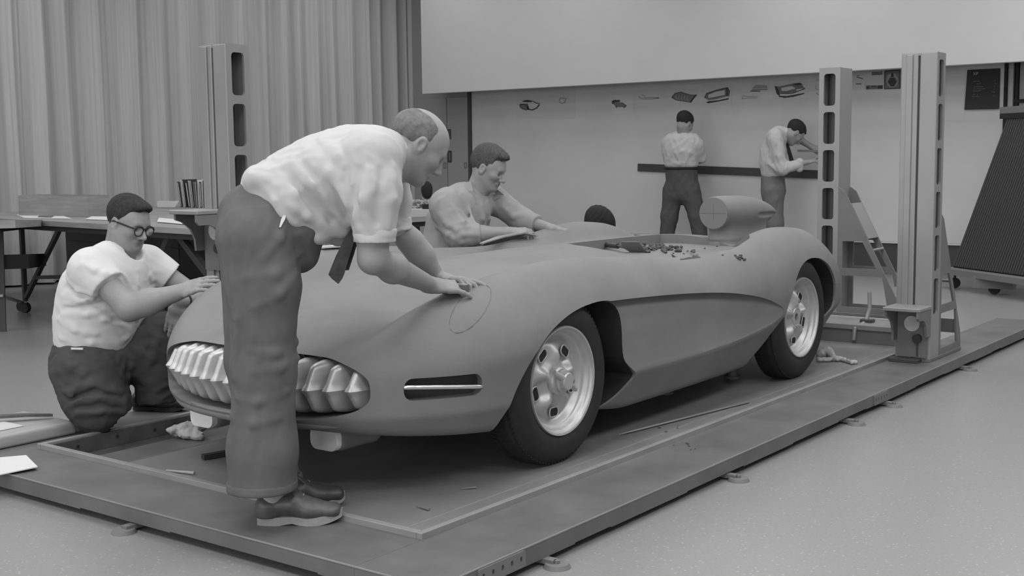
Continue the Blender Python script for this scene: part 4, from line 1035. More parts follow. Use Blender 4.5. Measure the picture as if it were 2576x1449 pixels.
# wheels
def lathe(bm, prof, c, axis_sign, seg=64, mod=None):
    """profile [(radius, offset)] turned about the y axis at c; offset is measured outwards"""
    R_ = []
    for i, (r, o) in enumerate(prof):
        ring = []
        for k in range(seg):
            a = 2*math.pi*k/seg; rr, oo = (r, o) if mod is None else mod(r, o, a)
            ring.append(bm.verts.new((c[0]+rr*math.cos(a), c[1]+axis_sign*oo, c[2]+rr*math.sin(a))))
        R_.append(ring)
    for A, B in zip(R_[:-1], R_[1:]):
        for k in range(seg): bm.faces.new((A[k], A[(k+1) % seg], B[(k+1) % seg], B[k]))
    return R_
def wheel(x, s, front, lab):
    c = (x, YC+s*0.713, DECK+0.330); W = 0.084     # half width of the tyre
    wo = bpy.data.objects.new('wheel', None); COL.objects.link(wo); wo.parent = CAR
    wo.matrix_basis = Matrix.Translation((c[0]-4.95, c[1]-YC, c[2]-DECK)); wo.empty_display_size = 0.1; wo['label'] = lab
    tp = [(0.205, W-0.012), (0.215, W-0.004), (0.235, W+0.004), (0.262, W+0.007), (0.29, W+0.002), (0.310, W-0.012), (0.322, W-0.026), (0.329, W-0.040),
          (0.3335, W-0.055), (0.334, 0.0), (0.3335, -W+0.055), (0.329, -W+0.040), (0.31, -W+0.012), (0.29, -W-0.002), (0.262, -W-0.007), (0.235, -W-0.004), (0.205, -W+0.012)]
    bm = nb()
    R_ = lathe(bm, tp, c, s, 96)
    t = obj('tire', bm, 'rubber', wo, smooth=True)
    bm = nb()       # tread blocks at the shoulder
    for k in range(96):
        a = 2*math.pi*k/96
        m_ = Matrix.Translation((c[0]+0.3265*math.cos(a), c[1]+s*(W-0.036), c[2]+0.3265*math.sin(a))) @ Matrix.Rotation(-a, 4, 'Y')
        box(bm, (-0.008, -0.010, -0.0065), (0.0022, 0.012, 0.0065), mtx=m_)
        for off in (-0.045, -0.015, 0.015):
            m2 = Matrix.Translation((c[0]+0.333*math.cos(a), c[1]+s*off, c[2]+0.333*math.sin(a))) @ Matrix.Rotation(-a, 4, 'Y')
            box(bm, (-0.004, -0.012, -0.008), (0.0015, 0.012, 0.008), mtx=m2)
    obj('tread', bm, 'rubber', t)
    # pressed steel rim: lip, steps, drop and a disc with five pressed spokes
    rp = [(0.214, W-0.030), (0.2155, W-0.004), (0.213, W+0.004), (0.207, W+0.002), (0.2045, W-0.010), (0.198, W-0.014), (0.193, W-0.020), (0.190, W-0.032), (0.183, W-0.036), (0.176, W-0.040), (0.170, W-0.058), (0.160, W-0.064), (0.150, W-0.060)]
    bm = nb(); lathe(bm, rp, c, s, 80)
    rim = obj('rim', bm, 'silver', wo, smooth=True, angle=50)
    bm = nb(); pr_ = [(0.152, W-0.061), (0.146, W-0.056), (0.138, W-0.052), (0.128, W-0.050), (0.115, W-0.049), (0.10, W-0.048), (0.085, W-0.044), (0.070, W-0.038), (0.055, W-0.034), (0.04, W-0.032), (0.02, W-0.032)]
    def press(r, o, a):
        q = math.cos(2.5*(a-0.30))**2           # five raised spokes
        amp = 0.027*math.exp(-((r-0.098)/0.030)**2)
        return r, o + amp*(1.6*q**2-0.6)
    lathe(bm, pr_, c, s, 100, press)
    disc = obj('disc', bm, 'silver', wo, smooth=True)
    for k in range(5):                           # cooling holes with rolled edges
        a = 0.30+math.pi/5+2*math.pi*k/5; m_ = Matrix.Translation((c[0]+0.128*math.cos(a), c[1]+s*(W-0.050), c[2]+0.128*math.sin(a))) @ Matrix.Rotation(-a, 4, 'Y')
        bm = nb(); pl = rrect(0, 0, 0.0165, 0.027, 0.0135, 4)
        vs = [bm.verts.new(m_ @ Vector((p[0], s*0.0035, p[1]))) for p in pl]; bm.faces.new(vs); obj('hand_hole', bm, 'black', wo)
        bm = nb(); tube(bm, [m_ @ Vector((p[0]*1.12, s*0.003, p[1]*1.06)) for p in pl], 0.003, 6, closed=True); obj('hole_rim', bm, 'silver', wo, smooth=True)
    if front:
        hp = [(0.058, W-0.036), (0.056, W-0.018), (0.050, W-0.012), (0.047, W-0.010), (0.046, W+0.002), (0.040, W+0.005), (0.036, W+0.006), (0.035, W+0.022), (0.031, W+0.026), (0.0, W+0.0265)]
        bm = nb(); lathe(bm, hp, c, s, 40); obj('hub', bm, 'silver', wo, smooth=True, angle=40)
        for k in range(2):
            bm = nb()
            a = -0.55+math.pi*k
            cyl(bm, (c[0]+0.030*math.cos(a), c[1]+s*(W+0.013), c[2]+0.030*math.sin(a)), (c[0]+0.085*math.cos(a), c[1]+s*(W+0.006), c[2]+0.085*math.sin(a)), 0.013, 0.010, 12)
            obj('knock_off', bm, 'silver', wo, smooth=True, angle=40)
    else:
        hp = [(0.052, W-0.034), (0.048, W-0.030), (0.040, W-0.034), (0.036, W-0.048), (0.0, W-0.05)]
        bm = nb(); lathe(bm, hp, c, s, 40); obj('hub', bm, 'silver', wo, smooth=True, angle=40)
        for k in range(5):
            a = 0.30+2*math.pi*k/5; bm = nb()
            cyl(bm, (c[0]+0.066*math.cos(a), c[1]+s*(W-0.040), c[2]+0.066*math.sin(a)), (c[0]+0.066*math.cos(a), c[1]+s*(W-0.022), c[2]+0.066*math.sin(a)), 0.010, 0.009, 6)
            obj('wheel_nut', bm, 'silver', wo)
wheel(3.832, -1, True, 'front wheel with silver pressed rim and knock-off hub'); wheel(6.075, -1, False, 'rear wheel with silver pressed rim and open hub')
wheel(3.832, 1, True, 'far front wheel'); wheel(6.075, 1, False, 'far rear wheel')
# supports under the sill
for nm, px, py in (('jack_post', 1716, 990), ('jack_post', 1885, 950)):
    p = at(px, py, z=DECK+0.01); bm = nb(); cyl(bm, (p[0], p[1]+0.1, DECK), (p[0], p[1]+0.1, DECK+0.012), 0.045, seg=20); cyl(bm, (p[0], p[1]+0.1, DECK+0.012), (p[0], p[1]+0.1, DECK+0.16), 0.03, seg=16)
    obj(nm, bm, 'column_paint', CAR, smooth=True, angle=40)
# ================================================================== people
def car_hit(px, py, lift=0.0):
    """first point where a sight line meets the clay body"""
    d = ray(px, py); ts = np.linspace(2.5, 8.5, 2400); q = CAM+ts[:, None]*d; f = body_F(q); i = np.nonzero(f < 0)[0]
    t = ts[i[0]] if len(i) else 6.0
    return CAM+d*t + np.array([0, 0, lift])
def nrmz(v): v = np.array(v, float); return v/np.linalg.norm(v)
class Pose:
    """joints come from photo pixels on vertical planes set at lateral offsets from the person's middle plane"""
    def __init__(s, o, face):
        s.o = np.array([o[0], o[1], 0.0]); s.f = nrmz([face[0], face[1], 0]); s.r = np.array([s.f[1], -s.f[0], 0.0]); s.u = np.array([0, 0, 1.0])
        s.mm = float((np.array([o[0], o[1], 1.0])-CAM)@FW)/FPX
    def J(s, px, py, lat=0.0): return atplane(px, py, s.o+s.r*lat, s.r)
    def px(s, n): return n*s.mm
class PoseBack(Pose):
    """the same for someone seen from behind: planes at depths along the facing direction"""
    def J(s, px, py, dep=0.0): return atplane(px, py, s.o+s.f*dep, s.f)
def frame(f, up=(0, 0, 1)):
    f = nrmz(f); l = nrmz(np.cross(up, f)); u = np.cross(f, l)
    return np.stack([f, l, u], 1)          # columns: forward, left, up
def head_ops(sd, c, A, s=1.0, jowl=1.0):
    def W(x, y, z): return c+A@(np.array([x, y, z])*s)
    E_ = lambda x, y, z, r, k=0.02, sub=False: sd.ell(W(x, y, z), np.array(r)*s, A, k*s, sub)
    K = lambda a, b, ra, rb, k=0.02, sub=False: sd.cone(W(*a), W(*b), ra*s, rb*s, k*s, sub)
    E_(-0.012, 0, 0.035, (0.100, 0.077, 0.086), 0.02)
    E_(0.030, 0, 0.010, (0.066, 0.066, 0.082), 0.03)
    E_(0.034, 0, -0.045, (0.056, 0.052*jowl, 0.062), 0.03)
    for y in (-1, 1):
        K((0.0, y*0.050*jowl, -0.045), (0.058, y*0.020*jowl, -0.092), 0.022, 0.020, 0.03)
        E_(0.062, y*0.040, -0.020, (0.026, 0.024, 0.022), 0.025)
    E_(0.070, 0, -0.096, (0.022, 0.026, 0.019), 0.02)
    K((0.080, -0.034, 0.020), (0.080, 0.034, 0.020), 0.0125, 0.0125, 0.018)
    for y in (-1, 1):
        E_(0.096, y*0.031, -0.002, (0.021, 0.019, 0.0135), 0.012, True)
        E_(0.0735, y*0.031, -0.003, (0.0135, 0.0145, 0.0135), 0.004)
        K((0.084, y*0.020, 0.004), (0.081, y*0.045, 0.003), 0.0045, 0.004, 0.006)
    K((0.086, 0, 0.010), (0.114, 0, -0.034), 0.0085, 0.0105, 0.012)
    for y in (-1, 1): E_(0.098, y*0.0125, -0.039, (0.012, 0.008, 0.008), 0.008)
    E_(0.115, 0, -0.036, (0.009, 0.009, 0.008), 0.006)
    for y in (-1, 1): E_(0.101, y*0.007, -0.047, (0.006, 0.004, 0.004), 0.004, True)
    K((0.084, -0.020, -0.061), (0.084, 0.020, -0.061), 0.0085, 0.0085, 0.010)
    K((0.092, -0.012, -0.060), (0.092, 0.012, -0.060), 0.0055, 0.0055, 0.006)
    K((0.088, -0.013, -0.072), (0.088, 0.013, -0.072), 0.0065, 0.0065, 0.006)
    K((0.099, -0.022, -0.0662), (0.099, 0.022, -0.0662), 0.0022, 0.0022, 0.004, True)
    for y in (-1, 1):
        E_(-0.006, y*0.0785, -0.004, (0.0205, 0.0095, 0.033), 0.006)
        E_(-0.004, y*0.0880, 0.001, (0.0120, 0.0075, 0.020), 0.004, True)
        E_(0.004, y*0.080, -0.006, (0.005, 0.006, 0.008), 0.004)
    return W
def neck_ops(sd, c, A, base, s=1.0, r=0.056):
    sd.cone(c+A@(np.array([-0.022, 0, -0.050])*s), base, r*s, r*s*1.06, 0.04*s)
def head_mats(me, c, A, s=1.0):
    """lips and irises on the continuous skin"""
    for k in ('skin', 'skin_lip', 'eye_dark'): me.materials.append(M[k])
    n = len(me.polygons); ce = np.empty(n*3, np.float32); me.polygons.foreach_get('center', ce); q = (ce.reshape(-1, 3)-c)@A/s
    mi = np.zeros(n, np.int32)
    lip = (np.abs(q[:, 1]) < 0.024-0.6*np.abs(q[:, 2]+0.066)) & (np.abs(q[:, 2]+0.066) < 0.0085) & (q[:, 0] > 0.086)
    mi[lip] = 1
    for y in (-1, 1):
        e = ((q[:, 1]-y*0.030)**2+(q[:, 2]+0.005)**2 < 0.0072**2) & (q[:, 0] > 0.07); mi[e] = 2
        nos = ((q[:, 1]-y*0.007)**2+(q[:, 0]-0.101)**2 < 0.0055**2) & (np.abs(q[:, 2]+0.046) < 0.006); mi[nos] = 2
    me.polygons.foreach_set('material_index', mi)
def hand_ops(sd, wrist, d, dorsal, side, curls=((20, 25, 15),)*4, thumb=(0.05, 0.062, -0.02), s=1.0, spread=1.0):
    """d: wrist-to-knuckle direction, dorsal: back of the hand, side: +1 if the thumb lies on d x dorsal's left"""
    d = nrmz(d); n = np.array(dorsal, float); n = nrmz(n-d*(n@d)); t = np.cross(n, d)*side       # t points to the thumb side
    def W(x, y, z): return wrist+(d*x+t*y+n*z)*s
    sd.cone(W(-0.02, 0, 0), W(0.03, 0, 0), 0.0215*s, 0.0190*s, 0.02*s, flat=(t, 1.25))
    sd.cone(W(0.03, 0.002, 0), W(0.082, 0.000, 0.002), 0.0165*s, 0.0125*s, 0.018*s, flat=(t, 2.55))
    sd.cone(W(0.022, 0.022, -0.006), W(0.055, 0.030, -0.006), 0.016*s, 0.013*s, 0.016*s)
    ys = (0.030, 0.0105, -0.0095, -0.0285); ls = (0.073, 0.082, 0.076, 0.060); x0 = (0.086, 0.090, 0.087, 0.080)
    for i in range(4):
        cu = curls[i % len(curls)]; a = 0.0; p = np.array([x0[i], ys[i], 0.003]); y_ = ys[i]*0.10*spread
        pr = p-np.array([0.02, 0, 0.002]); L = ls[i]; rs = (0.0098, 0.0090, 0.0082, 0.0070)
        if i == 3: rs = tuple(r*0.88 for r in rs)
        sd.cone(W(*pr), W(*p), 0.0105*s, rs[0]*s, 0.008*s)
        for k, fr in enumerate((0.46, 0.31, 0.23)):
            a += math.radians(cu[k]); q = p+np.array([math.cos(a)*L*fr, y_*fr, -math.sin(a)*L*fr])
            sd.cone(W(*p), W(*q), rs[k]*s, rs[k+1]*s, 0.004*s); p = q
    a = np.array([0.028, 0.026, -0.006]); b = np.array([thumb[0], thumb[1]*0.86, thumb[2]*0.7]); e = np.array(thumb); e2 = e+(e-a)*0.10+np.array([0.026, 0.000, -0.004])
    sd.cone(W(*a), W(*b), 0.0150*s, 0.0115*s, 0.012*s); sd.cone(W(*b), W(*e), 0.0112*s, 0.0100*s, 0.006*s); sd.cone(W(*e), W(*e2), 0.0100*s, 0.0076*s, 0.005*s)
    return W
def hair_mesh(name, c, A, s, style, m_, parent, seed=0):
    sd = SDF()
    def W(x, y, z): return c+A@(np.array([x, y, z])*s)
    E_ = lambda x, y, z, r, k=0.02, sub=False: sd.ell(W(x, y, z), np.array(r)*s, A, k*s, sub)
    if style == 'bald':
        E_(-0.014, 0, 0.033, (0.1030, 0.0800, 0.0870), 0.01)
        E_(0.055, 0, 0.125, (0.130, 0.066, 0.070), 0.012, True)      # bare crown
        E_(0.105, 0, -0.012, (0.095, 0.11, 0.115), 0.012, True)      # face
        E_(-0.002, 0.085, -0.030, (0.032, 0.05, 0.044), 0.006, True); E_(-0.002, -0.085, -0.030, (0.032, 0.05, 0.044), 0.006, True)
        E_(0.01, 0, -0.105, (0.14, 0.10, 0.085), 0.012, True)
    else:
        top = {'short': 0.012, 'wave': 0.020, 'back': 0.012, 'crop': 0.008}[style]
        E_(-0.014, 0, 0.037+top*0.4, (0.104+top*0.25, 0.0815, 0.086+top*0.8), 0.01)
        if style == 'wave':
            E_(0.052, -0.012, 0.098, (0.050, 0.052, 0.030), 0.025); E_(0.078, 0.004, 0.082, (0.024, 0.042, 0.018), 0.02)
        elif style == 'short':
            E_(0.058, 0.0, 0.094, (0.045, 0.052, 0.026), 0.025)
        elif style == 'back':
            E_(-0.02, 0, 0.06, (0.108, 0.080, 0.080), 0.02); E_(0.082, 0, 0.080, (0.018, 0.035, 0.016), 0.015)
        E_(0.128, 0, 0.010, (0.080, 0.100, 0.092), 0.010, True)     # forehead and face
        E_(0.075, 0, -0.075, (0.075, 0.12, 0.075), 0.010, True)
        for y in (-1, 1): E_(0.088, y*0.064, 0.046, (0.042, 0.032, 0.046), 0.012, True)     # receding temples
        for y in (-1, 1): E_(0.000, y*0.088, -0.026, (0.030, 0.040, 0.046), 0.006, True)
        E_(0.01, 0, -0.125, (0.14, 0.10, 0.085), 0.012, True)
    fr = 95.0/s
    def disp(p):
        q = (p-c)@A/s
        return (0.0011 if style != 'bald' else 0.0008)*s*(np.sin(q[..., 1]*210+6*np.sin(q[..., 0]*22+seed)+3*np.sin(q[..., 2]*30)) + 0.8*_n3(q*70+seed))
    me = sd.mesh(name, 0.0042*s if s < 1.2 else 0.006, disp, 0.005, 1)
    return link(name, me, m_, parent)
def shoe(name, heel, toe, up, parent, m_='leather', sole_m='crepe_sole', h=0.0045, laces=True, sole=0.028):
    d = nrmz(toe-heel); u = np.array(up, float); u = nrmz(u-d*(u@d)); w = np.cross(u, d); L = np.linalg.norm(toe-heel)
    def W(x, y, z): return heel+d*x*L+w*y+u*z
    sd = SDF()
    sd.cone(W(0.110, 0, sole+0.005), W(0.118, 0, sole+0.034), 0.037, 0.034, 0.02); sd.cone(W(0.13, 0, sole+0.030), W(0.42, 0, sole+0.040), 0.036, 0.037, 0.03, flat=(w, 1.08))
    sd.cone(W(0.42, 0, sole+0.042), W(0.64, 0, sole+0.020), 0.037, 0.030, 0.03, flat=(w, 1.3)); sd.cone(W(0.60, 0, sole+0.016), W(0.900, 0, sole+0.014), 0.031, 0.026, 0.03, flat=(w, 1.5))
    sd.ell(W(0.235, 0, sole+0.090), (0.050, 0.031, 0.036), np.stack([d, w, u], 1), 0.006, True)
    sd.cone(W(0.44, 0, sole+0.066), W(0.375, 0, sole+0.094), 0.012, 0.010, 0.010, flat=(w, 2.0))
    up_ = sd.mesh('upper', h, None, 0, 2, clip=lambda p: -((p-heel)@u-sole*0.9))
    o = bpy.data.objects.new(name, None); COL.objects.link(o); o.parent = parent; o.matrix_basis = parent.matrix_basis.inverted() @ Matrix.Translation(Vector(heel)); o.empty_display_size = 0.05
    def lk(nm, me, mm):
        x = bpy.data.objects.new(nm, me); COL.objects.link(x); x.parent = o; x.matrix_parent_inverse = (parent.matrix_basis @ o.matrix_basis).inverted()
        if len(me.materials) == 0: me.materials.append(M[mm])
        return x
    lk('upper', up_, m_)
    bm = nb(); N = 40; top, bot = [], []
    for k in range(N):
        a = 2*math.pi*k/N; cx_ = 0.5+0.505*math.cos(a); y = math.sin(a)
        hw = 0.036+0.012*math.exp(-((cx_-0.68)/0.2)**2)-0.006*math.exp(-((cx_-0.4)/0.12)**2)
        yy = math.copysign(abs(y)**0.62, y)*hw
        spring = 0.022*max(0, (cx_-0.70)/0.30)**1.8; arch_ = 0.007*math.exp(-((cx_-0.40)/0.07)**2)
        top.append(bm.verts.new(tuple(W(cx_, yy*0.97, sole+spring*0.9)))); bot.append(bm.verts.new(tuple(W(cx_, yy, 0.0+spring+arch_))))
    bm.faces.new(top); bm.faces.new(bot[::-1])
    for k in range(N): bm.faces.new((top[k], bot[k], bot[(k+1) % N], top[(k+1) % N]))
    lk('sole', bm_mesh(bm, 'sole'), sole_m)
    if laces:
        for q, (xa, za) in enumerate(((0.43, 0.085), (0.49, 0.079), (0.55, 0.070), (0.60, 0.061))):
            bm = nb(); tube(bm, [W(xa-0.02, -0.026, sole+za-0.012), W(xa, -0.008, sole+za-0.0005), W(xa, 0.008, sole+za-0.0005), W(xa-0.02, 0.026, sole+za-0.012)], 0.0024, 6); lk('lace', bm_mesh(bm, 'lace'), 'crepe_sole' if q > 1 else 'leather_dark')
        bm = nb(); tube(bm, [W(0.36, -0.004, sole+0.092), W(0.38, -0.03, sole+0.094), W(0.45, -0.045, sole+0.075)], 0.003, 6); lk('lace_bow', bm_mesh(bm, 'lace_bow'), 'leather_dark')
        bm = nb(); tube(bm, [W(0.36, 0.004, sole+0.092), W(0.38, 0.03, sole+0.096), W(0.46, 0.045, sole+0.078)], 0.003, 6); lk('lace_bow', bm_mesh(bm, 'lace_bow'), 'leather_dark')
    return o
def cloth(sd, name, h, m_, parent, amp=0.006, f1=26.0, f2=60.0, stretch=None, it=2, extra=None, clip=None):
    S_ = np.eye(3) if stretch is None else stretch
    def disp(p):
        q = p@S_
        d = amp*(np.abs(_n3(q*f1))*1.6-0.8) + amp*0.35*_n3(q*f2)
        if extra is not None: d = d+extra(p)
        return d
    return link(name, sd.mesh(name, h, disp, amp*1.6+0.01, it, clip), m_, parent)
def stretch_along(d, f):
    """lower the wrinkle frequency along d so that folds run along it"""
    d = nrmz(d); return np.eye(3)-(1-f)*np.outer(d, d)
def cut_end(sd, p, d, rad, L=0.10):
    """square off a sleeve or trouser leg at p, looking along d"""
    d = nrmz(d); a = nrmz(np.cross(d, [0.3, 0.5, 0.8])); R_ = np.stack([d, a, np.cross(d, a)], 1)
    sd.rbox(p+d*L, (L, rad*1.6, rad*1.6), 0.002, R_, 0.006, True)
def ring_fold(sd, a, b, r, k=0.006): sd.cone(a, b, r, r, k)
def ribbon(bm, pts, w, th, side):
    """flat strap through points, width w along side"""
    side = nrmz(side); prev = None
    for i, p in enumerate(pts):
        p = np.array(p, float); ww = w[i] if isinstance(w, (list, tuple)) else w
        t = nrmz(np.array(pts[min(i+1, len(pts)-1)])-np.array(pts[max(i-1, 0)])); n = nrmz(np.cross(t, side))
        q = [bm.verts.new(tuple(p+side*ww/2+n*th/2)), bm.verts.new(tuple(p-side*ww/2+n*th/2)), bm.verts.new(tuple(p-side*ww/2-n*th/2)), bm.verts.new(tuple(p+side*ww/2-n*th/2))]
        if prev:
            for k in range(4): bm.faces.new((prev[k], prev[(k+1) % 4], q[(k+1) % 4], q[k]))
        else: bm.faces.new(q[::-1])
        prev = q
    bm.faces.new(prev)

def on_ray(px, py, ref, extra=0.0):
    d = nrmz(ray(px, py)); return CAM+d*(np.linalg.norm(ref-CAM)+extra)
# ------------------------------------------------------------------ 1: the man bending over the fender
def man_bending():
    P1 = Pose((2.80, 3.04), (0.87, -0.49)); J, px = P1.J, P1.px
    t = thing('person', 'balding man in white shirt with rolled sleeves bending over the near fender', 'person', (2.80, 3.04, 0.085))
    # --- trousers
    sd = SDF()
    R_ = 0.105
    sd.cone(J(632, 545, 0), J(725, 575, 0), px(80), px(72), 0.05, flat=(P1.r, 1.15))
    sd.cone(J(700, 520, 0), J(745, 560, 0), px(82), px(66), 0.05, flat=(P1.r, 1.15))
    sd.cone(J(740, 585, 0), J(752, 640, 0.0), px(62), px(46), 0.05, flat=(P1.r, 1.5))
    sd.cone(J(640, 600, 0.075), J(662, 720, 0.085), px(92), px(84), 0.04); sd.cone(J(662, 720, 0.085), J(663, 930, 0.085), px(86), px(74), 0.04)
    sd.cone(J(663, 930, 0.085), J(661, 1130, 0.085), px(76), px(80), 0.04); sd.cone(J(661, 1130, 0.085), J(660, 1250, 0.085), px(82), px(86), 0.04)
    sd.cone(J(640, 600, -0.075), J(635, 900, -0.09), px(88), px(66), 0.03); sd.cone(J(635, 900, -0.09), J(690, 1235, -0.10), px(68), px(72), 0.03)
    cut_end(sd, J(660, 1231, 0.085), (0, 0, -1), 0.16, 0.12); cut_end(sd, J(690, 1215, -0.10), (0, 0, -1), 0.13, 0.12)
    cut_end(sd, J(722, 512, 0.0), nrmz(J(822, 400, 0)-J(722, 512, 0)), 0.2, 0.2)
    S_ = stretch_along((0, 0, 1), 0.35)
    knee = J(735, 870, 0.085)
    for q_ in (((742, 690), (700, 740), (640, 770)), ((748, 640), (690, 690), (620, 700)), ((745, 860), (690, 890), (630, 880)), ((748, 900), (700, 925), (640, 935)), ((600, 1000), (650, 1010), (720, 985)), ((585, 1050), (640, 1065), (700, 1050)), ((590, 640), (600, 800), (592, 950)), ((715, 545), (700, 600), (660, 650))):
        sd.fold(q_, 0.011)
    tr = cloth(sd, 'trousers', 0.006, 'trouser_mid', t, 0.0030, 42, 100, S_)
    # turned-up cuff edge
    for c, lat, rr in ((660, 0.085, 85), (690, -0.10, 71)):
        s2 = SDF(); y0 = 1231 if lat > 0 else 1215
        s2.cone(J(c, y0-34, lat), J(c, y0+20, lat), px(rr+1.5), px(rr+3.5), 0.01)
        a_ = J(c, y0-24, lat)[2]; b_ = J(c, y0, lat)[2]
        link('trouser_cuff', s2.mesh('trouser_cuff', 0.007, None, 0, 2, clip=lambda p: np.maximum(p[..., 2]-a_, b_-p[..., 2])), 'trouser_mid', tr)
    # pocket with a folded note
    q3 = [sd.hit(720, 532)-nrmz(ray(720, 532))*0.006, sd.hit(712, 552)-nrmz(ray(712, 552))*0.007, sd.hit(704, 572)-nrmz(ray(704, 572))*0.004]; bm = nb(); ribbon(bm, q3, [0.006, 0.013, 0.005], 0.002, P1.f); link('pocket_paper', bm_mesh(bm, 'pocket_paper'), 'paper_mid', t)
    # --- shirt
    sd = SDF(); fl = (P1.r, 1.22)
    pts = [J(668, 500, 0), J(715, 480, 0), J(775, 458, 0), J(835, 434, 0), J(895, 410, 0), J(940, 400, 0)]
    rs = [px(66), px(80), px(92), px(97), px(88), px(70)]
    sd.chain(pts, rs, 0.05, fl)
    sd.cone(J(800, 520, 0), J(862, 540, 0), px(58), px(52), 0.06, flat=(P1.r, 1.5))
    sd.cone(J(830, 555, 0), J(905, 545, 0), px(48), px(45), 0.06, flat=(P1.r, 1.5))
    sd.cone(J(940, 392, 0.155), J(935, 400, -0.155), px(70), px(70), 0.05)
    sd.cone(J(975, 375, 0.03), J(985, 395, -0.03), px(46), px(44), 0.03)
    # near sleeve
    sd.cone(J(932, 400, 0.165), J(938, 480, 0.19), px(68), px(66), 0.04); sd.cone(J(938, 480, 0.19), J(942, 596, 0.20), px(66), px(50), 0.04, cap=True)
    # far sleeve
    sd.cone(J(965, 410, -0.17), J(985, 500, -0.20), px(60), px(52), 0.04); sd.cone(J(985, 500, -0.20), J(990, 560, -0.20), px(50), px(46), 0.03)
    # hem bloused over the belt
    hb = [J(636, 447, 0.0), J(655, 475, 0.10)]
    sd.cone(J(640, 452, -0.09), J(640, 452, 0.09), px(20), px(20), 0.03)
    ax_ = nrmz(J(900, 400, 0)-J(690, 500, 0)); ctr = J(690, 500, 0)
    for lat in (0.06, -0.06):
        sd.cone(J(655, 455, lat), J(725, 530, lat*2.0), px(34), px(30), 0.04); sd.cone(J(725, 530, lat*2.0), J(800, 590, lat*1.5), px(30), px(24), 0.04)
    for q_ in (((735, 400), (800, 460), (870, 560)), ((770, 378), (830, 430), (880, 520)), ((690, 425), (745, 490), (800, 560)), ((810, 355), (850, 395), (868, 440)), ((665, 450), (700, 500), (745, 560)), ((700, 470), (770, 545), (850, 585)), ((820, 575), (860, 590), (892, 585)), ((800, 600), (850, 605), (885, 600)), ((885, 470), (900, 540), (905, 575)), ((985, 420), (985, 500), (975, 570)), ((930, 430), (915, 500), (925, 570))):
        sd.fold(q_, 0.014)
    for q_ in (((868, 430), (878, 500), (886, 570)), ((752, 400), (815, 470), (872, 545)), ((715, 425), (770, 490), (835, 555)), ((905, 425), (888, 480), (895, 560)), ((960, 425), (955, 500), (950, 560)), ((675, 465), (725, 535), (785, 590))):
        sd.fold(q_, 0.011, True)
    cloth(sd, 'shirt', 0.006, 'shirt_white', t, 0.0032, 48, 110, stretch_along(J(880, 560, 0)-J(760, 385, 0), 0.35))
    # rolled cuffs
    for a, b, r0 in ((J(943, 574, 0.20), J(943, 609, 0.20), 52), (J(990, 548, -0.20), J(994, 580, -0.20), 46)):
        d = nrmz(b-a); s2 = SDF(); s2.cone(a-d*0.02, b+d*0.02, px(r0), px(r0+2), 0.01)
        c2 = link('rolled_cuff', s2.mesh('rolled_cuff', 0.005, lambda p: 0.0035*_n3(p*np.array([30, 30, 110])), 0.006, 2, clip=lambda p, a=a, b=b, d=d: np.maximum(-((p-a)@d), (p-b)@d)), 'shirt_white', t)
    # collar
    s2 = SDF(); s2.cone(J(978, 352, 0.0), J(1000, 440, 0.02), px(50), px(47), 0.02, flat=(P1.r, 1.05)); n_ = nrmz(J(1035, 372, 0)-J(985, 396, 0)); c0 = J(984, 396, 0)
    # --- skin: head, neck, arms, hands in one surface
    sk = SDF()
    hd = nrmz([0.80, -0.60, 0]); cp, sp = math.cos(math.radians(36)), math.sin(math.radians(36))
    A = frame(hd*cp+np.array([0, 0, -sp]), (0, 0, 1)); ear = J(1056, 366, 0.075)
    c = ear - A@np.array([-0.006, -0.0775, -0.004]); S = 1.02
    head_ops(sk, c, A, S, 1.10)
    neck_ops(sk, c, A, J(960, 400, 0), S, 0.064)
    sk.cone(c+A@np.array([0.0, 0, -0.06]), J(985, 420, 0), 0.052, 0.060, 0.04)
    sk.cone(J(960, 405, 0), J(720, 500, 0), 0.085, 0.085, 0.03, flat=(P1.r, 1.2))
    eR, wR = J(938, 652, 0.20), J(1086, 719, 0.09)
    sk.cone(J(935, 430, 0.16), J(938, 600, 0.195), 0.05, 0.049, 0.03); sk.cone(J(938, 600, 0.195), eR, 0.049, 0.044, 0.03)
    kn = car_hit(1146, 748, 0.034); wR = on_ray(1084, 717, kn, -0.03)
    up = np.array([0.05, -0.25, 1.0])
    mid = eR+(wR-eR)*0.32; sk.cone(eR, mid, 0.045, 0.048, 0.03); sk.cone(mid, wR, 0.048, 0.029, 0.03)
    hand_ops(sk, wR, kn-wR, up+0.2*P1.r, -1 if np.cross(up, kn-wR)@P1.r > 0 else 1, ((38, 48, 25), (36, 46, 25), (30, 40, 20), (6, 12, 10)), (0.066, 0.042, -0.035), 1.08)
    kl = car_hit(1165, 724, 0.026); eL, wL = J(1035, 610, -0.20), on_ray(1104, 703, kl, 0.03)
    sk.cone(J(970, 430, -0.16), J(990, 560, -0.20), 0.047, 0.046, 0.03); sk.cone(J(990, 560, -0.20), eL, 0.046, 0.043, 0.03)
    sk.cone(eL, eL+(wL-eL)*0.35, 0.044, 0.045, 0.03); sk.cone(eL+(wL-eL)*0.35, wL, 0.045, 0.028, 0.03)
    hand_ops(sk, wL, kl-wL, np.array([0.1, 0.25, 1.0]), 1, ((4, 10, 6), (22, 30, 15), (35, 40, 20), (45, 45, 20)), (0.06, 0.05, -0.03), 1.08)
    me = sk.mesh('body', 0.0034, None, 0, 1); head_mats(me, c, A, S); b = link('body', me, 'skin', t)
    hair_mesh('hair', c, A, S, 'bald', 'hair_thin', t, 1)
    brow(c, A, S, 'hair_mid', t)
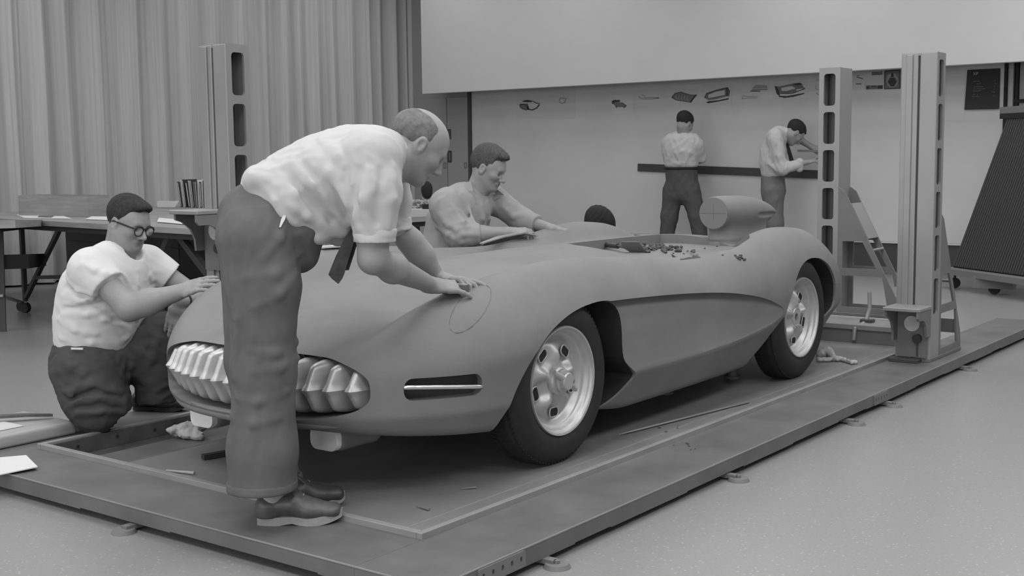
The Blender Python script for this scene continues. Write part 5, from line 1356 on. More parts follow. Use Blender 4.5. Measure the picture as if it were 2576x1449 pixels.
    # collar band following the neck
    bm = nb(); N = 28; n_ = nrmz(c+A@np.array([-0.022, 0, -0.05])-J(960, 400, 0)); base = J(975, 392, 0)+n_*0.012; a1 = nrmz(np.cross(n_, P1.r)); b1 = np.cross(n_, a1); rings = []
    for (h_, rr) in ((-0.012, 0.082), (0.014, 0.078), (0.036, 0.074), (0.034, 0.070), (0.0, 0.070)):
        rings.append([bm.verts.new(tuple(base+n_*h_+(a1*math.cos(2*math.pi*k/N)+b1*math.sin(2*math.pi*k/N)*1.02)*rr)) for k in range(N)])
    for A_, B_ in zip(rings[:-1], rings[1:]):
        for k in range(N): bm.faces.new((A_[k], A_[(k+1) % N], B_[(k+1) % N], B_[k]))
    link('collar', bm_mesh(bm, 'collar'), 'shirt_white', t)
    # tie swinging forward from the chest
    bm = nb(); ribbon(bm, [J(905, 560, 0.12), J(880, 600, 0.12), J(862, 645, 0.12), J(846, 690, 0.12)], [0.03, 0.036, 0.046, 0.052], 0.006, P1.f+P1.r*0.3)
    ti = link('tie', bm_mesh(bm, 'tie'), 'tie_cloth', t)
    bm = nb(); ribbon(bm, [J(846, 690, 0.12), J(848, 700, 0.12), J(851, 713, 0.12)], [0.052, 0.036, 0.004], 0.006, P1.f+P1.r*0.3); link('tie_tip', bm_mesh(bm, 'tie_tip'), 'tie_cloth', ti)
    bm = nb(); ribbon(bm, [J(893, 600, 0.10), J(880, 640, 0.10), J(866, 680, 0.10)], [0.024, 0.028, 0.030], 0.005, P1.f+P1.r*0.3); link('tie_tail', bm_mesh(bm, 'tie_tail'), 'tie_cloth', ti)
    # socks and shoes
    hR, tR = at(648, 1318, z=0.085), at(862, 1312, z=0.085); d = nrmz(tR-hR)
    hR = hR+np.array([0, 0, 0])
    shoe('shoe', hR, tR, (0, 0, 1), t)
    sk2 = SDF(); ank = hR+d*0.055+np.array([0, 0, 0.085]); sk2.cone(ank-np.array([0, 0, 0.03]), ank+np.array([-0.01, 0.0, 0.11]), 0.031, 0.044, 0.02); sk2.cone(ank, ank+d*0.045+np.array([0, 0, 0.0]), 0.030, 0.024, 0.02)
    link('sock', sk2.mesh('sock', 0.005), 'sock', t)
    hL, tL = at(742, 1285, z=0.106), at(866, 1268, z=0.106); d = nrmz(tL-hL); hL = tL-d*0.275
    shoe('shoe', hL, tL, (0, 0, 1), t, 'leather_dark')
    sk2 = SDF(); ank = hL+d*0.062+np.array([0, 0, 0.07]); sk2.cone(ank, ank+np.array([-0.01, 0.0, 0.12]), 0.043, 0.046, 0.02); link('sock', sk2.mesh('sock', 0.006), 'sock', t)
    return t, kn, kl
def brow(c, A, s, m_, parent):
    for y in (-1, 1):
        sd = SDF(); W = lambda x, yy, z: c+A@(np.array([x, yy, z])*s)
        sd.cone(W(0.0905, y*0.014, 0.021), W(0.0875, y*0.032, 0.026), 0.0048*s, 0.0046*s, 0.004); sd.cone(W(0.0875, y*0.032, 0.026), W(0.075, y*0.049, 0.020), 0.0046*s, 0.003*s, 0.004)
        link('eyebrow', sd.mesh('eyebrow', 0.0025, None, 0, 0), m_, parent)
M1, KN1, KL1 = man_bending()
# ------------------------------------------------------------------ 2: the kneeling man in the T-shirt
def man_kneeling():
    P2 = Pose((3.27, 4.80), (0.45, -0.90)); J, px = P2.J, P2.px
    t = thing('person', 'kneeling man in white T-shirt and dark glasses feeling the far front fender', 'person', (3.27, 4.80, 0.085))
    # --- trousers
    sd = SDF()
    sd.cone(J(215, 905, 0.03), J(262, 905, -0.03), px(82), px(76), 0.05, flat=(P2.r, 1.15))
    sd.cone(J(222, 930, 0.08), J(236, 985, 0.10), px(90), px(80), 0.05); sd.cone(J(236, 985, 0.10), J(250, 1016, 0.11), px(76), px(72), 0.05)
    kR = J(252, 1022, 0.11); back = nrmz([0.30, 0.95, 0])
    fR = kR+back*0.38+np.array([0, 0, -0.035]); sd.cone(kR, kR+back*0.18+np.array([0, 0, 0.0]), 0.11, 0.085, 0.05); sd.cone(kR+back*0.18, fR+np.array([0, 0, 0.035]), 0.085, 0.065, 0.05)
    kL = J(412, 842, -0.10)
    sd.cone(J(275, 905, -0.07), kL, px(74), px(52), 0.05)
    aL = J(392, 1000, -0.14)
    sd.cone(kL, J(400, 930, -0.13), px(54), px(52), 0.05); sd.cone(J(400, 930, -0.13), J(392, 1012, -0.14), px(52), px(52), 0.05)
    cut_end(sd, J(393, 1010, -0.14), (0, 0, -1), 0.14, 0.10)
    sd.rbox((3.3, 4.9, 0.0), (0.8, 0.8, 0.0875), 0.001, None, 0.01, True)
    for q_ in (((150, 930), (210, 935), (280, 915)), ((165, 985), (230, 968), (300, 985)), ((185, 1000), (250, 1000), (310, 1010)), ((195, 1040), (250, 1030), (310, 1035)), ((200, 1018), (260, 1014), (312, 1022)), ((355, 830), (340, 880), (325, 930)), ((380, 830), (360, 880), (345, 940)), ((400, 850), (380, 900), (360, 960)), ((140, 900), (180, 925), (240, 905)), ((200, 965), (180, 990), (185, 1020))):
        sd.fold(q_, 0.016)
    for q_ in (((170, 1010), (240, 985), (310, 1000)), ((330, 885), (322, 940), (330, 985)), ((190, 1028), (250, 1022), (310, 1028))): sd.fold(q_, 0.010, True)
    cloth(sd, 'trousers', 0.0075, 'trouser_dark', t, 0.005, 45, 100, stretch_along(P2.f, 0.5))
    # --- T-shirt
    sd = SDF(); fl = (P2.r, 1.12)
    sd.chain([J(236, 845, 0.0), J(244, 790, 0.0), J(258, 735, 0.0), J(285, 690, 0)], [px(94), px(95), px(96), px(80)], 0.05, fl)
    sd.cone(J(285, 830, -0.02), J(300, 760, -0.02), px(56), px(60), 0.06, flat=(P2.r, 1.4))
    sd.cone(J(238, 682, 0.13), J(345, 672, -0.15), px(56), px(54), 0.05)
    sd.cone(J(285, 645, 0.04), J(322, 650, -0.04), px(40), px(38), 0.04)
    shR = J(228, 680, 0.16); eR = J(326, 775, 0.20)
    dR = nrmz(eR-shR); sd.cone(shR, shR+(eR-shR)*0.46, px(54), px(48), 0.03, cap=True)
    shL = J(372, 660, -0.17); eL = J(500, 752, -0.26); dL = nrmz(eL-shL); sd.cone(shL, shL+(eL-shL)*0.42, px(46), px(42), 0.03, cap=True)
    zc_ = J(238, 872, 0.0)[2]
    cut_end(sd, J(240, 874, 0), (0.0, 0.0, -1), 0.25, 0.12)
    for q_ in (((170, 700), (200, 730), (225, 738)), ((160, 745), (200, 755), (235, 745)), ((235, 665), (262, 690), (280, 705)), ((205, 665), (240, 680), (275, 712)), ((160, 790), (220, 790), (290, 770)), ((150, 800), (190, 830), (240, 840)), ((300, 700), (310, 750), (330, 790)), ((345, 700), (340, 760), (345, 800)), ((220, 760), (262, 800), (310, 810)), ((155, 850), (230, 862), (320, 850)), ((375, 690), (380, 720), (370, 740))):
        sd.fold(q_, 0.008)
    for q_ in (((165, 720), (205, 745), (232, 752)), ((240, 760), (290, 805), (330, 815)), ((160, 775), (210, 775), (270, 760))): sd.fold(q_, 0.006, True)
    # open neckline
    hd = nrmz([0.16, -0.985, 0]); pt = math.radians(17); A = frame(hd*math.cos(pt)+np.array([0, 0, -math.sin(pt)])); A = A@np.array(Matrix.Rotation(math.radians(-4), 3, 'X'))
    ear = J(285, 571, 0.075); S = 0.985; c = J(322, 562, 0.0)
    sd.cone(c+A@np.array([-0.02, 0, -0.05]), J(302, 640, 0.0), 0.072, 0.058, 0.012, True)
    sd.ell(J(336, 632, 0.0), (0.062, 0.062, 0.042), None, 0.012, True)
    cloth(sd, 'tshirt', 0.006, 'tshirt_white', t, 0.0022, 46, 105, stretch_along(J(330, 790, 0)-J(190, 700, 0), 0.45))
    # --- skin
    sk = SDF(); head_ops(sk, c, A, S, 1.22); neck_ops(sk, c, A, J(285, 690, 0), S, 0.064)
    sk.cone(c+A@np.array([0.02, 0, -0.075]), J(302, 668, 0), 0.045, 0.052, 0.04)
    sk.cone(J(275, 705, 0), J(240, 840, 0), 0.07, 0.08, 0.04, flat=(P2.r, 1.2)); sk.cone(J(250, 695, 0.12), J(335, 685, -0.14), 0.055, 0.055, 0.04)
    fin = car_hit(540, 738, 0.014); wR = J(456, 733, 0.14)
    wR = wR if wR[2] > 0.6 else wR
    sk.cone(shR, eR, 0.055, 0.054, 0.03); sk.cone(eR, eR+(wR-eR)*0.35, 0.054, 0.056, 0.03); sk.cone(eR+(wR-eR)*0.35, wR, 0.056, 0.032, 0.03)
    kn = J(500, 722, 0.12); hand_ops(sk, wR, J(505, 717, 0.15)-wR, 0.85*np.cross(P2.r, J(505, 717, 0.15)-wR)*np.sign(np.cross(P2.r, J(505, 717, 0.15)-wR)[2])/0.1+P2.r*0.75, 1, ((8, 10, 6), (8, 10, 6), (8, 10, 6), (10, 12, 8)), (0.07, 0.042, -0.02), 1.06, 1.2)
    wL = J(462, 757, -0.01); sk.cone(shL, eL, 0.050, 0.048, 0.03); sk.cone(eL, eL+(wL-eL)*0.4, 0.050, 0.048, 0.03); sk.cone(eL+(wL-eL)*0.4, wL, 0.048, 0.031, 0.03)
    hand_ops(sk, J(450, 765, 0.0), J(436, 820, 0.0)-J(450, 765, 0.0), P2.r+P2.f*0.25, 1, ((6, 10, 8), (8, 12, 8), (10, 14, 10), (12, 16, 10)), (0.075, 0.045, -0.015), 1.06, 0.9)
    me = sk.mesh('body', 0.0036, None, 0, 1); head_mats(me, c, A, S); link('body', me, 'skin', t)
    hair_mesh('hair', c, A, S, 'short', 'hair_dark', t, 3); brow(c, A, S, 'hair_dark', t)
    # wristwatch
    a = J(462, 752, 0.0); d = nrmz(eL-wL); bm = nb(); n1 = nrmz(np.cross(d, [0, 0, 1])); n2 = np.cross(d, n1)
    tube(bm, [wL+(n1*math.cos(2*math.pi*k/20)+n2*math.sin(2*math.pi*k/20))*0.0355 for k in range(20)], 0.0042, 6, closed=True); link('wristwatch', bm_mesh(bm, 'wristwatch'), 'dark_metal', t)
    # glasses
    gl = bpy.data.objects.new('glasses', None); COL.objects.link(gl); gl.parent = t; gl.matrix_basis = t.matrix_basis.inverted() @ Matrix.Translation(Vector(c)); gl.empty_display_size = 0.05
    def lg(nm, bm, mm):
        me = bm_mesh(bm, nm); o = bpy.data.objects.new(nm, me); COL.objects.link(o); o.parent = gl; o.matrix_parent_inverse = (t.matrix_basis @ gl.matrix_basis).inverted(); me.materials.append(M[mm]); return o
    W = lambda x, y, z: c+A@(np.array([x, y, z])*S)
    for y in (-1, 1):
        loop = []
        for k in range(28):
            a = 2*math.pi*k/28; q = math.sin(a)
            loop.append(W(0.106-0.10*abs(y*0.034+0.0265*math.cos(a))**1.5*1.2, y*0.034+0.0265*math.cos(a)*(1.0 if q > 0 else 0.90), -0.006+0.0215*math.copysign(abs(q)**0.8, q)))
        bm = nb(); tube(bm, loop, 0.0030, 7, closed=True, radii=[0.0042 if math.sin(2*math.pi*k/28) > 0.3 else 0.0026 for k in range(28)]); lg('lens_rim', bm, 'black')
        bm = nb(); bm.faces.new([bm.verts.new(tuple(p)) for p in loop]); lg('lens', bm, 'glass')
        bm = nb(); tube(bm, [W(0.098, y*0.061, 0.006), W(0.088, y*0.070, 0.007), W(0.04, y*0.078, 0.008), W(-0.012, y*0.083, 0.008), W(-0.03, y*0.082, -0.006)], 0.0036, 7); lg('temple', bm, 'black')
    bm = nb(); tube(bm, [W(0.106, -0.010, 0.004), W(0.1085, 0, 0.007), W(0.106, 0.010, 0.004)], 0.0034, 7); lg('bridge', bm, 'black')
    # belt and buckle label
    bm = nb(); N = 40; cc = J(238, 884, 0.0); rg = []
    # shoes
    toe = at(474, 1034, z=0.085); hl = at(385, 1032, z=0.085); d = nrmz(toe-hl); shoe('shoe', toe-d*0.285, toe, (0, 0, 1), t, 'leather_dark', 'leather_dark', 0.006, False, 0.022)
    q = fR+np.array([0, 0, 0.01]); dn = nrmz(P2.f*0.25+np.array([0, 0, -1.0]))
    heel = fR+back*0.10+np.array([0, 0, 0.17]); toe2 = np.array([fR[0]+back[0]*0.06, fR[1]+back[1]*0.06, 0.092])
    shoe('shoe', heel, toe2+nrmz(toe2-heel)*0.0, P2.f*0.9+np.array([0, 0, 0.2]), t, 'leather_dark', 'leather_dark', 0.007, False, 0.022)
    bm = nb(); p0 = sd_pt = J(178, 884, 0.19); box(bm, (-0.028, -0.003, -0.004), (0.028, 0.003, 0.004), mtx=Matrix.Translation(Vector(J(194, 877, 0.215))) @ Matrix.Rotation(math.atan2(P2.f[1], P2.f[0]), 4, 'Z')); link('belt_label', bm_mesh(bm, 'belt_label'), 'paper', t)
man_kneeling()

# ------------------------------------------------------------------ 3: the man leaning over the cockpit from the far side
def man_far_side():
    P3 = Pose((5.42, 4.62), (0.42, -0.91)); J, px = P3.J, P3.px
    t = thing('person', 'wavy-haired man in grey work shirt scraping the hood from the far side', 'person', (5.42, 4.62, DECK))
    sd = SDF(); fl = (P3.r, 1.15)
    sd.chain([J(1120, 700, 0), J(1128, 620, 0), J(1140, 560, 0), J(1165, 510, 0)], [px(62), px(62), px(62), px(50)], 0.05, fl)
    sd.cone(J(1128, 510, 0.14), J(1235, 502, -0.17), px(38), px(36), 0.05); sd.cone(J(1180, 492, 0.03), J(1205, 500, -0.03), px(28), px(26), 0.03)
    sd.cone(J(1175, 600, -0.02), J(1190, 530, -0.02), px(44), px(42), 0.05, flat=(P3.r, 1.3))
    shR, eR = J(1118, 520, 0.17), J(1158, 592, 0.20); hitR = car_hit(1338, 598, 0.0); wR = on_ray(1283, 584, car_hit(1300, 607), 0.07)
    sd.cone(shR, eR, px(37), px(36), 0.04); f_ = eR+(wR-eR)*0.40; sd.cone(eR, f_, px(34), px(27), 0.03, cap=True)
    shL, eL = J(1248, 505, -0.18), J(1310, 552, -0.22); wL = on_ray(1390, 577, car_hit(1400, 598), 0.12)
    sd.cone(shL, eL, px(34), px(30), 0.04); sd.cone(eL, eL+(wL-eL)*0.52, px(30), px(24), 0.03, cap=True)
    hd = nrmz([0.30, -0.95, 0]); pt = math.radians(22); A = frame(hd*math.cos(pt)+np.array([0, 0, -math.sin(pt)])); S = 1.0; c = J(1228, 424, 0.0)
    sd.cone(c+A@np.array([-0.02, 0, -0.05]), J(1196, 492, 0.0), 0.066, 0.040, 0.012, True)
    for q_ in (((1140, 520), (1165, 560), (1175, 590)), ((1110, 540), (1130, 570), (1165, 560)), ((1120, 560), (1150, 580), (1180, 570)), ((1180, 520), (1190, 560), (1200, 590)), ((1100, 570), (1130, 590), (1160, 610)), ((1265, 520), (1290, 545), (1320, 540)), ((1210, 515), (1212, 550), (1218, 590)), ((1225, 510), (1228, 550), (1225, 590)), ((1140, 600), (1165, 590), (1195, 590))): sd.fold(q_, 0.010)
    cloth(sd, 'shirt', 0.007, 'shirt_grey', t, 0.0030, 44, 100, stretch_along((0, 0, 1), 0.5))
    # collar wings
    for pts in ([J(1180, 458, 0.085), J(1180, 480, 0.105), J(1197, 512, 0.10)], [J(1245, 475, -0.06), J(1258, 490, -0.09), J(1240, 505, -0.07)]):
        bm = nb(); ribbon(bm, pts, [0.022, 0.05, 0.008], 0.006, P3.f); link('collar', bm_mesh(bm, 'collar'), 'shirt_grey', t)
    sk = SDF(); head_ops(sk, c, A, S, 0.96); neck_ops(sk, c, A, J(1180, 520, 0), S, 0.056); sk.cone(c+A@np.array([0.01, 0, -0.07]), J(1195, 505, 0), 0.042, 0.048, 0.04)
    sk.cone(J(1165, 535, 0), J(1130, 640, 0), 0.06, 0.07, 0.04, flat=(P3.r, 1.2)); sk.cone(J(1140, 522, 0.13), J(1230, 514, -0.15), 0.05, 0.05, 0.04)
    sk.cone(shR, eR, 0.045, 0.043, 0.03); sk.cone(eR, eR+(wR-eR)*0.4, 0.045, 0.046, 0.03); sk.cone(eR+(wR-eR)*0.4, wR, 0.046, 0.029, 0.03)
    kR = on_ray(1328, 582, car_hit(1330, 604), 0.02); hand_ops(sk, wR, kR-wR, np.array([0, 0, 1.0])+P3.r*0.35, 1, ((22, 28, 14), (34, 40, 20), (40, 44, 20), (44, 46, 20)), (0.07, 0.045, -0.03), 1.0)
    sk.cone(shL, eL, 0.044, 0.042, 0.03); sk.cone(eL, wL, 0.043, 0.029, 0.03)
    kL = on_ray(1432, 581, car_hit(1440, 596), 0.12); hand_ops(sk, wL, kL-wL, np.array([0, 0, 1.0]), -1, ((6, 10, 6),)*4, (0.065, 0.055, -0.02), 1.0)
    me = sk.mesh('body', 0.0042, None, 0, 1); head_mats(me, c, A, S); link('body', me, 'skin', t)
    hair_mesh('hair', c, A, S, 'wave', 'hair_mid', t, 5); brow(c, A, S, 'hair_mid', t)
    sd = SDF(); p0 = J(1120, 690, 0.0); sd.cone(p0, p0+np.array([0, 0, -0.12]), 0.15, 0.15, 0.05, flat=(P3.r, 1.15))
    for s in (0.09, -0.09):
        h0 = p0+P3.r*s+np.array([0, 0, -0.12]); k_ = np.array([h0[0]+P3.f[0]*0.06, h0[1]+P3.f[1]*0.06, DECK+0.085]); sd.cone(h0, k_, 0.10, 0.075, 0.04); sd.cone(k_, k_-P3.f*0.34, 0.075, 0.06, 0.04)
    cloth(sd, 'trousers', 0.014, 'trouser_dark', t, 0.003)
man_far_side()

# ------------------------------------------------------------------ 4: standing at the board, seen from behind
def man_standing():
    P4 = PoseBack((12.74, 7.05), (0.985, 0.17)); J, px = P4.J, P4.px
    t = thing('person', 'standing man in white shirt and black trousers, back turned, at the board', 'person', (12.74, 7.05, 0))
    side = np.array([P4.f[1], -P4.f[0], 0])
    fl = (side, 1.5)
    sd = SDF(); sd.cone(J(1714, 432), J(1716, 486), px(28), px(27), 0.05, flat=(side, 1.45))
    foot_z = 0.0
    def down(px_, py_, z, dep): 
        p = J(px_, py_, dep); return np.array([p[0], p[1], z])
    kl_, kr_ = J(1682, 560), J(1757, 560)
    sd.cone(J(1694, 478), J(1684, 545), px(24), px(19), 0.04, flat=(side, 1.1)); sd.cone(J(1684, 545), down(1672, 640, 0.09, 0), px(20), px(17), 0.04)
    sd.cone(J(1735, 478), J(1754, 545), px(24), px(19), 0.04, flat=(side, 1.1)); sd.cone(J(1754, 545), down(1770, 640, 0.09, 0), px(20), px(17), 0.04)
    cut_end(sd, J(1715, 418), (0, 0, 1), 0.25, 0.10)
    cloth(sd, 'trousers', 0.013, 'trouser_black', t, 0.007, 34, 80, stretch_along((0, 0, 1), 0.5))
    bm = nb(); N = 28; q = J(1714, 423); tube(bm, [q+side*math.cos(2*math.pi*k/N)*px(43)+P4.f*math.sin(2*math.pi*k/N)*px(30) for k in range(N)], 0.014, 6, closed=True); link('belt', bm_mesh(bm, 'belt'), 'black', t)
    sd = SDF(); sd.chain([J(1713, 408), J(1714, 380), J(1716, 358)], [px(28), px(29), px(27)], 0.05, (side, 1.55))
    sd.cone(J(1690, 358), J(1745, 358), px(20), px(20), 0.05); sd.cone(J(1720, 340), J(1720, 332), px(15), px(13), 0.04)
    for a, b, e in (((1680, 362), (1684, 400, 0.10), (1700, 408, 0.20)), ((1754, 366), (1762, 396, 0.10), (1748, 404, 0.19))):
        A0, B0, E0 = J(*a), J(*b), J(*e); sd.cone(A0, B0, px(16), px(14), 0.03); sd.cone(B0, E0, px(14), px(10), 0.03)
    for q_ in (((1690, 360), (1700, 385), (1712, 408)), ((1742, 360), (1736, 385), (1722, 408)), ((1680, 400), (1710, 412), (1745, 402)), ((1700, 350), (1716, 380), (1716, 410))): sd.fold(q_, 0.020, sink=0.5)
    cloth(sd, 'shirt', 0.010, 'shirt_white', t, 0.007, 36, 80, stretch_along((0, 0, 1), 0.5))
    sd = SDF(); sd.cone(J(1762, 392, 0.09), J(1768, 402, 0.10), px(11), px(8), 0.02); link('rolled_cuff', sd.mesh('rolled_cuff', 0.010), 'shirt_white', t)
    hd = nrmz([0.96, -0.28, 0]); A = frame(hd*0.86+np.array([0, 0, -0.5])); S = 1.06; c = J(1722, 312)
    sk = SDF(); head_ops(sk, c, A, S); neck_ops(sk, c, A, J(1720, 345), S); sk.cone(J(1720, 350), J(1715, 410), 0.09, 0.09, 0.03, flat=(side, 1.4))
    for b, e, f_ in (((1684, 400, 0.10), (1700, 408, 0.20), (1706, 404, 0.28)), ((1762, 396, 0.10), (1748, 404, 0.19), (1742, 400, 0.28))):
        sk.cone(J(*b), J(*e), 0.045, 0.038, 0.03); sk.cone(J(*e), J(*f_), 0.04, 0.028, 0.03)
        hand_ops(sk, J(*f_), P4.f+np.array([0, 0, 0.2]), np.array([0, 0, 1.0]), 1, ((20, 25, 15),)*4)
    me = sk.mesh('body', 0.008, None, 0, 1); head_mats(me, c, A, S); link('body', me, 'skin', t)
    hair_mesh('hair', c, A, S, 'back', 'hair_black', t, 7)
    for px_ in (1672, 1770):
        p = down(px_, 640, 0.0, 0); d = P4.f; shoe('shoe', p-d*0.09, p+d*0.19, (0, 0, 1), t, 'leather_dark', 'leather_dark', 0.010, False, 0.025)
man_standing()

# ------------------------------------------------------------------ 5: stooping at the board with ruler and pencil
def man_stooping():
    P5 = Pose((12.70, 5.80), (0.42, -0.91)); J, px = P5.J, P5.px
    t = thing('person', 'dark-haired man in white shirt and grey trousers stooping to draw on the board', 'person', (12.70, 5.80, 0))
    sd = SDF(); sd.cone(J(1944, 452), J(1946, 480), px(29), px(30), 0.05, flat=(P5.r, 1.15))
    for s in (0.09, -0.09):
        kn = J(1948, 560, s); sd.cone(J(1944, 480, s), kn, px(27), px(21), 0.05); sd.cone(kn, np.array([kn[0], kn[1], 0.09]), px(21), px(19), 0.05)
    cut_end(sd, J(1945, 440), (0, 0, 1), 0.25, 0.10)
    cloth(sd, 'trousers', 0.013, 'trouser_grey', t, 0.006, 34, 80, stretch_along((0, 0, 1), 0.5))
    sd = SDF(); sd.chain([J(1944, 430), J(1943, 405), J(1945, 380), J(1952, 352)], [px(29), px(30), px(29), px(25)], 0.05, (P5.r, 1.2))
    sd.cone(J(1950, 345, 0.14), J(1965, 345, -0.15), px(21), px(21), 0.05); sd.cone(J(1960, 335), J(1975, 335), px(18), px(15), 0.04)
    shR, eR, wR = J(1952, 358, 0.17), J(1968, 425, 0.20), J(2030, 408, 0.16); sd.cone(shR, eR, px(17), px(15), 0.03); sd.cone(eR, eR+(wR-eR)*0.62, px(15), px(12), 0.03)
    shL, eL, wL = J(1968, 350, -0.17), J(2010, 350, -0.28), J(2045, 372, -0.26); sd.cone(shL, eL, px(15), px(12), 0.03)
    for q_ in (((1935, 345), (1940, 390), (1930, 430)), ((1955, 360), (1962, 395), (1970, 430)), ((1920, 400), (1945, 425), (1975, 435)), ((1925, 380), (1935, 410), (1955, 430))): sd.fold(q_, 0.020, sink=0.5)
    cloth(sd, 'shirt', 0.010, 'shirt_white', t, 0.007, 36, 80, stretch_along((0, 0, 1), 0.5))
    sd = SDF(); cf = eR+(wR-eR)*0.70; sd.cone(cf-np.array([0, 0, 0.05]), cf+np.array([0, 0, 0.02]), px(9), px(11), 0.02); link('rolled_cuff', sd.mesh('rolled_cuff', 0.010), 'shirt_white', t)
    hd = nrmz([0.72, -0.69, 0]); A = frame(hd*0.62+np.array([0, 0, -0.78])); S = 1.05; c = J(1998, 335)
    sk = SDF(); head_ops(sk, c, A, S); neck_ops(sk, c, A, J(1965, 345), S); sk.cone(J(1955, 360), J(1945, 430), 0.09, 0.09, 0.03, flat=(P5.r, 1.2))
    sk.cone(eR, wR, 0.042, 0.028, 0.03); hand_ops(sk, wR, J(2050, 404, 0.16)-wR, np.array([0, 0, 1.0])+P5.r*0.4, 1, ((30, 40, 20),)*4)
    sk.cone(shL, eL, 0.045, 0.043, 0.03); sk.cone(eL, wL, 0.043, 0.03, 0.03); hand_ops(sk, wL, J(2058, 380, -0.24)-wL, P5.r+np.array([0, 0, 0.4]), 1, ((12, 16, 10),)*4, s=1.1)
    me = sk.mesh('body', 0.008, None, 0, 1); head_mats(me, c, A, S); link('body', me, 'skin', t)
    hair_mesh('hair', c, A, S, 'back', 'hair_black', t, 9)
    bm = nb(); ribbon(bm, [J(1980, 360, 0.02), J(1986, 385, 0.02), J(1994, 412, 0.02)], [0.03, 0.045, 0.05], 0.008, P5.f); link('tie', bm_mesh(bm, 'tie'), 'black', t)
    for s in (0.09, -0.09):
        kn = J(1948, 560, s); p = np.array([kn[0], kn[1], 0.0]); shoe('shoe', p-P5.f*0.09, p+P5.f*0.19, (0, 0, 1), t, 'leather_dark', 'leather_dark', 0.010, False, 0.025)
    bm = nb(); a, b = J(2006, 379, -0.20), J(2082, 381, -0.20); bar(bm, a, b, 0.03, 0.024); props(obj('drawing_ruler', bm, 'frame_grey'), 'short grey ruler held against the board by the stooping man', 'ruler')
    bm = nb(); p = J(2052, 402, 0.14); q = J(2067, 390, 0.10); cyl(bm, p, q, 0.005, 0.003, 8); props(obj('pencil', bm, 'black'), 'thin dark pencil in the hand of the stooping man', 'pencil')
man_stooping()

# ------------------------------------------------------------------ 6: only the hair of someone crouching behind the car
def man_crouching():
    t = thing('person', 'person crouching behind the car, only the dark top of the head showing', 'person', (7.08, 4.62, DECK))
    c = at(1502, 577, y=4.62); A = frame((0.75, -0.25, -0.75)); S = 1.12
    sk = SDF(); head_ops(sk, c, A, S); b0 = c+np.array([-0.06, 0.03, -0.20]); neck_ops(sk, c, A, b0, S); sk.cone(b0, b0+np.array([-0.05, 0.05, -0.15]), 0.09, 0.1, 0.03)
    me = sk.mesh('body', 0.008, None, 0, 1); head_mats(me, c, A, S); link('body', me, 'skin', t)
    hair_mesh('hair', c, A, S, 'back', 'hair_black', t, 11)
    sd = SDF(); b1 = b0+np.array([-0.08, 0.10, -0.28]); sd.cone(b0+np.array([-0.02, 0.03, -0.06]), b1, 0.13, 0.16, 0.05, flat=((0.5, 0.85, 0), 1.2)); cloth(sd, 'shirt', 0.014, 'shirt_grey', t, 0.004)
    sd = SDF(); zf = DECK
    for s in (-0.1, 0.1):
        k_ = b1+np.array([0.25, s-0.05, 0.02]); sd.cone(b1+np.array([0, s, 0.0]), k_, 0.10, 0.075, 0.04); sd.cone(k_, np.array([k_[0]-0.12, k_[1], zf+0.10]), 0.075, 0.06, 0.04)
    cloth(sd, 'trousers', 0.014, 'trouser_dark', t, 0.003)
    for s in (-0.1, 0.1):
        p = np.array([b1[0]+0.08, b1[1]+s-0.05, DECK]); shoe('shoe', p, p+np.array([0.27, 0, 0]), (0, 0, 1), t, 'leather_dark', 'leather_dark', 0.012, False, 0.025)
man_crouching()
# ================================================================== left side: drafting table and what is on it
TZ = 0.82
TA, TB = at(-160, 541, z=TZ), at(512, 577, z=TZ)
td = nrmz((TB-TA)*np.array([1, 1, 0])); tn = np.array([-td[1], td[0], 0]); tn = tn if tn@FW > 0 else -tn
TL = np.linalg.norm(TB-TA); TD = 2.62
dt = thing('drafting_table', 'long pale drafting table on dark steel legs in front of the curtain', 'table', tuple((TA+TB)/2*np.array([1, 1, 0])))
def tp(px, py, back=0.0):
    """photo pixel on the table's front plane, moved back"""
    return atplane(px, py, TA+tn*back, tn)
def slab(bm, a, d, n, L, D, z0, z1):
    q = [a, a+d*L, a+d*L+n*D, a+n*D]; A = [bm.verts.new((p[0], p[1], z0)) for p in q]; B = [bm.verts.new((p[0], p[1], z1)) for p in q]
    bm.faces.new(A[::-1]); bm.faces.new(B)
    for i in range(4): bm.faces.new((A[i], A[(i+1) % 4], B[(i+1) % 4], B[i]))
bm = nb(); slab(bm, TA, td, tn, TL, TD, TZ-0.042, TZ); obj('table_top', bm, 'wood_light', dt)
bm = nb(); slab(bm, TA+tn*0.03+td*0.05, td, tn, TL-0.1, TD-0.1, TZ-0.085, TZ-0.043); obj('apron', bm, 'dark_metal', dt)
def leg(pts, wd=0.035):
    bm = nb()
    for a, b in zip(pts[:-1], pts[1:]): bar(bm, a, b, wd, wd, up=tn)
    return obj('leg', bm, 'dark_metal', dt)
leg([tp(54, 572, 0.05), tp(64, 757, 0.05)]); leg([tp(151, 574, 0.05), tp(66, 748, 0.05)])
leg([tp(430, 588, 0.10), tp(388, 690, 0.10)], 0.05); leg([tp(448, 588, 0.10), tp(536, 704, 0.10)], 0.05)
leg([tp(210, 574, TD-0.3), tp(214, 690, TD-0.3)]); leg([tp(470, 580, TD-0.3), tp(474, 690, TD-0.3)])
bm = nb(); bar(bm, tp(90, 698, 0.05), tp(400, 690, 0.05), 0.03, 0.03); obj('stretcher', bm, 'dark_metal', dt)
q = tp(64, 757, 0.05); bm = nb(); cyl(bm, q, (q[0], q[1], 0.075), 0.014, seg=10); cs = obj('caster', bm, 'column_metal', dt)
bm = nb(); cyl(bm, (q[0]-0.02, q[1], 0.045), (q[0]+0.02, q[1]+0.012, 0.045), 0.045, seg=20); obj('caster_wheel', bm, 'rubber', cs, smooth=True, angle=40)
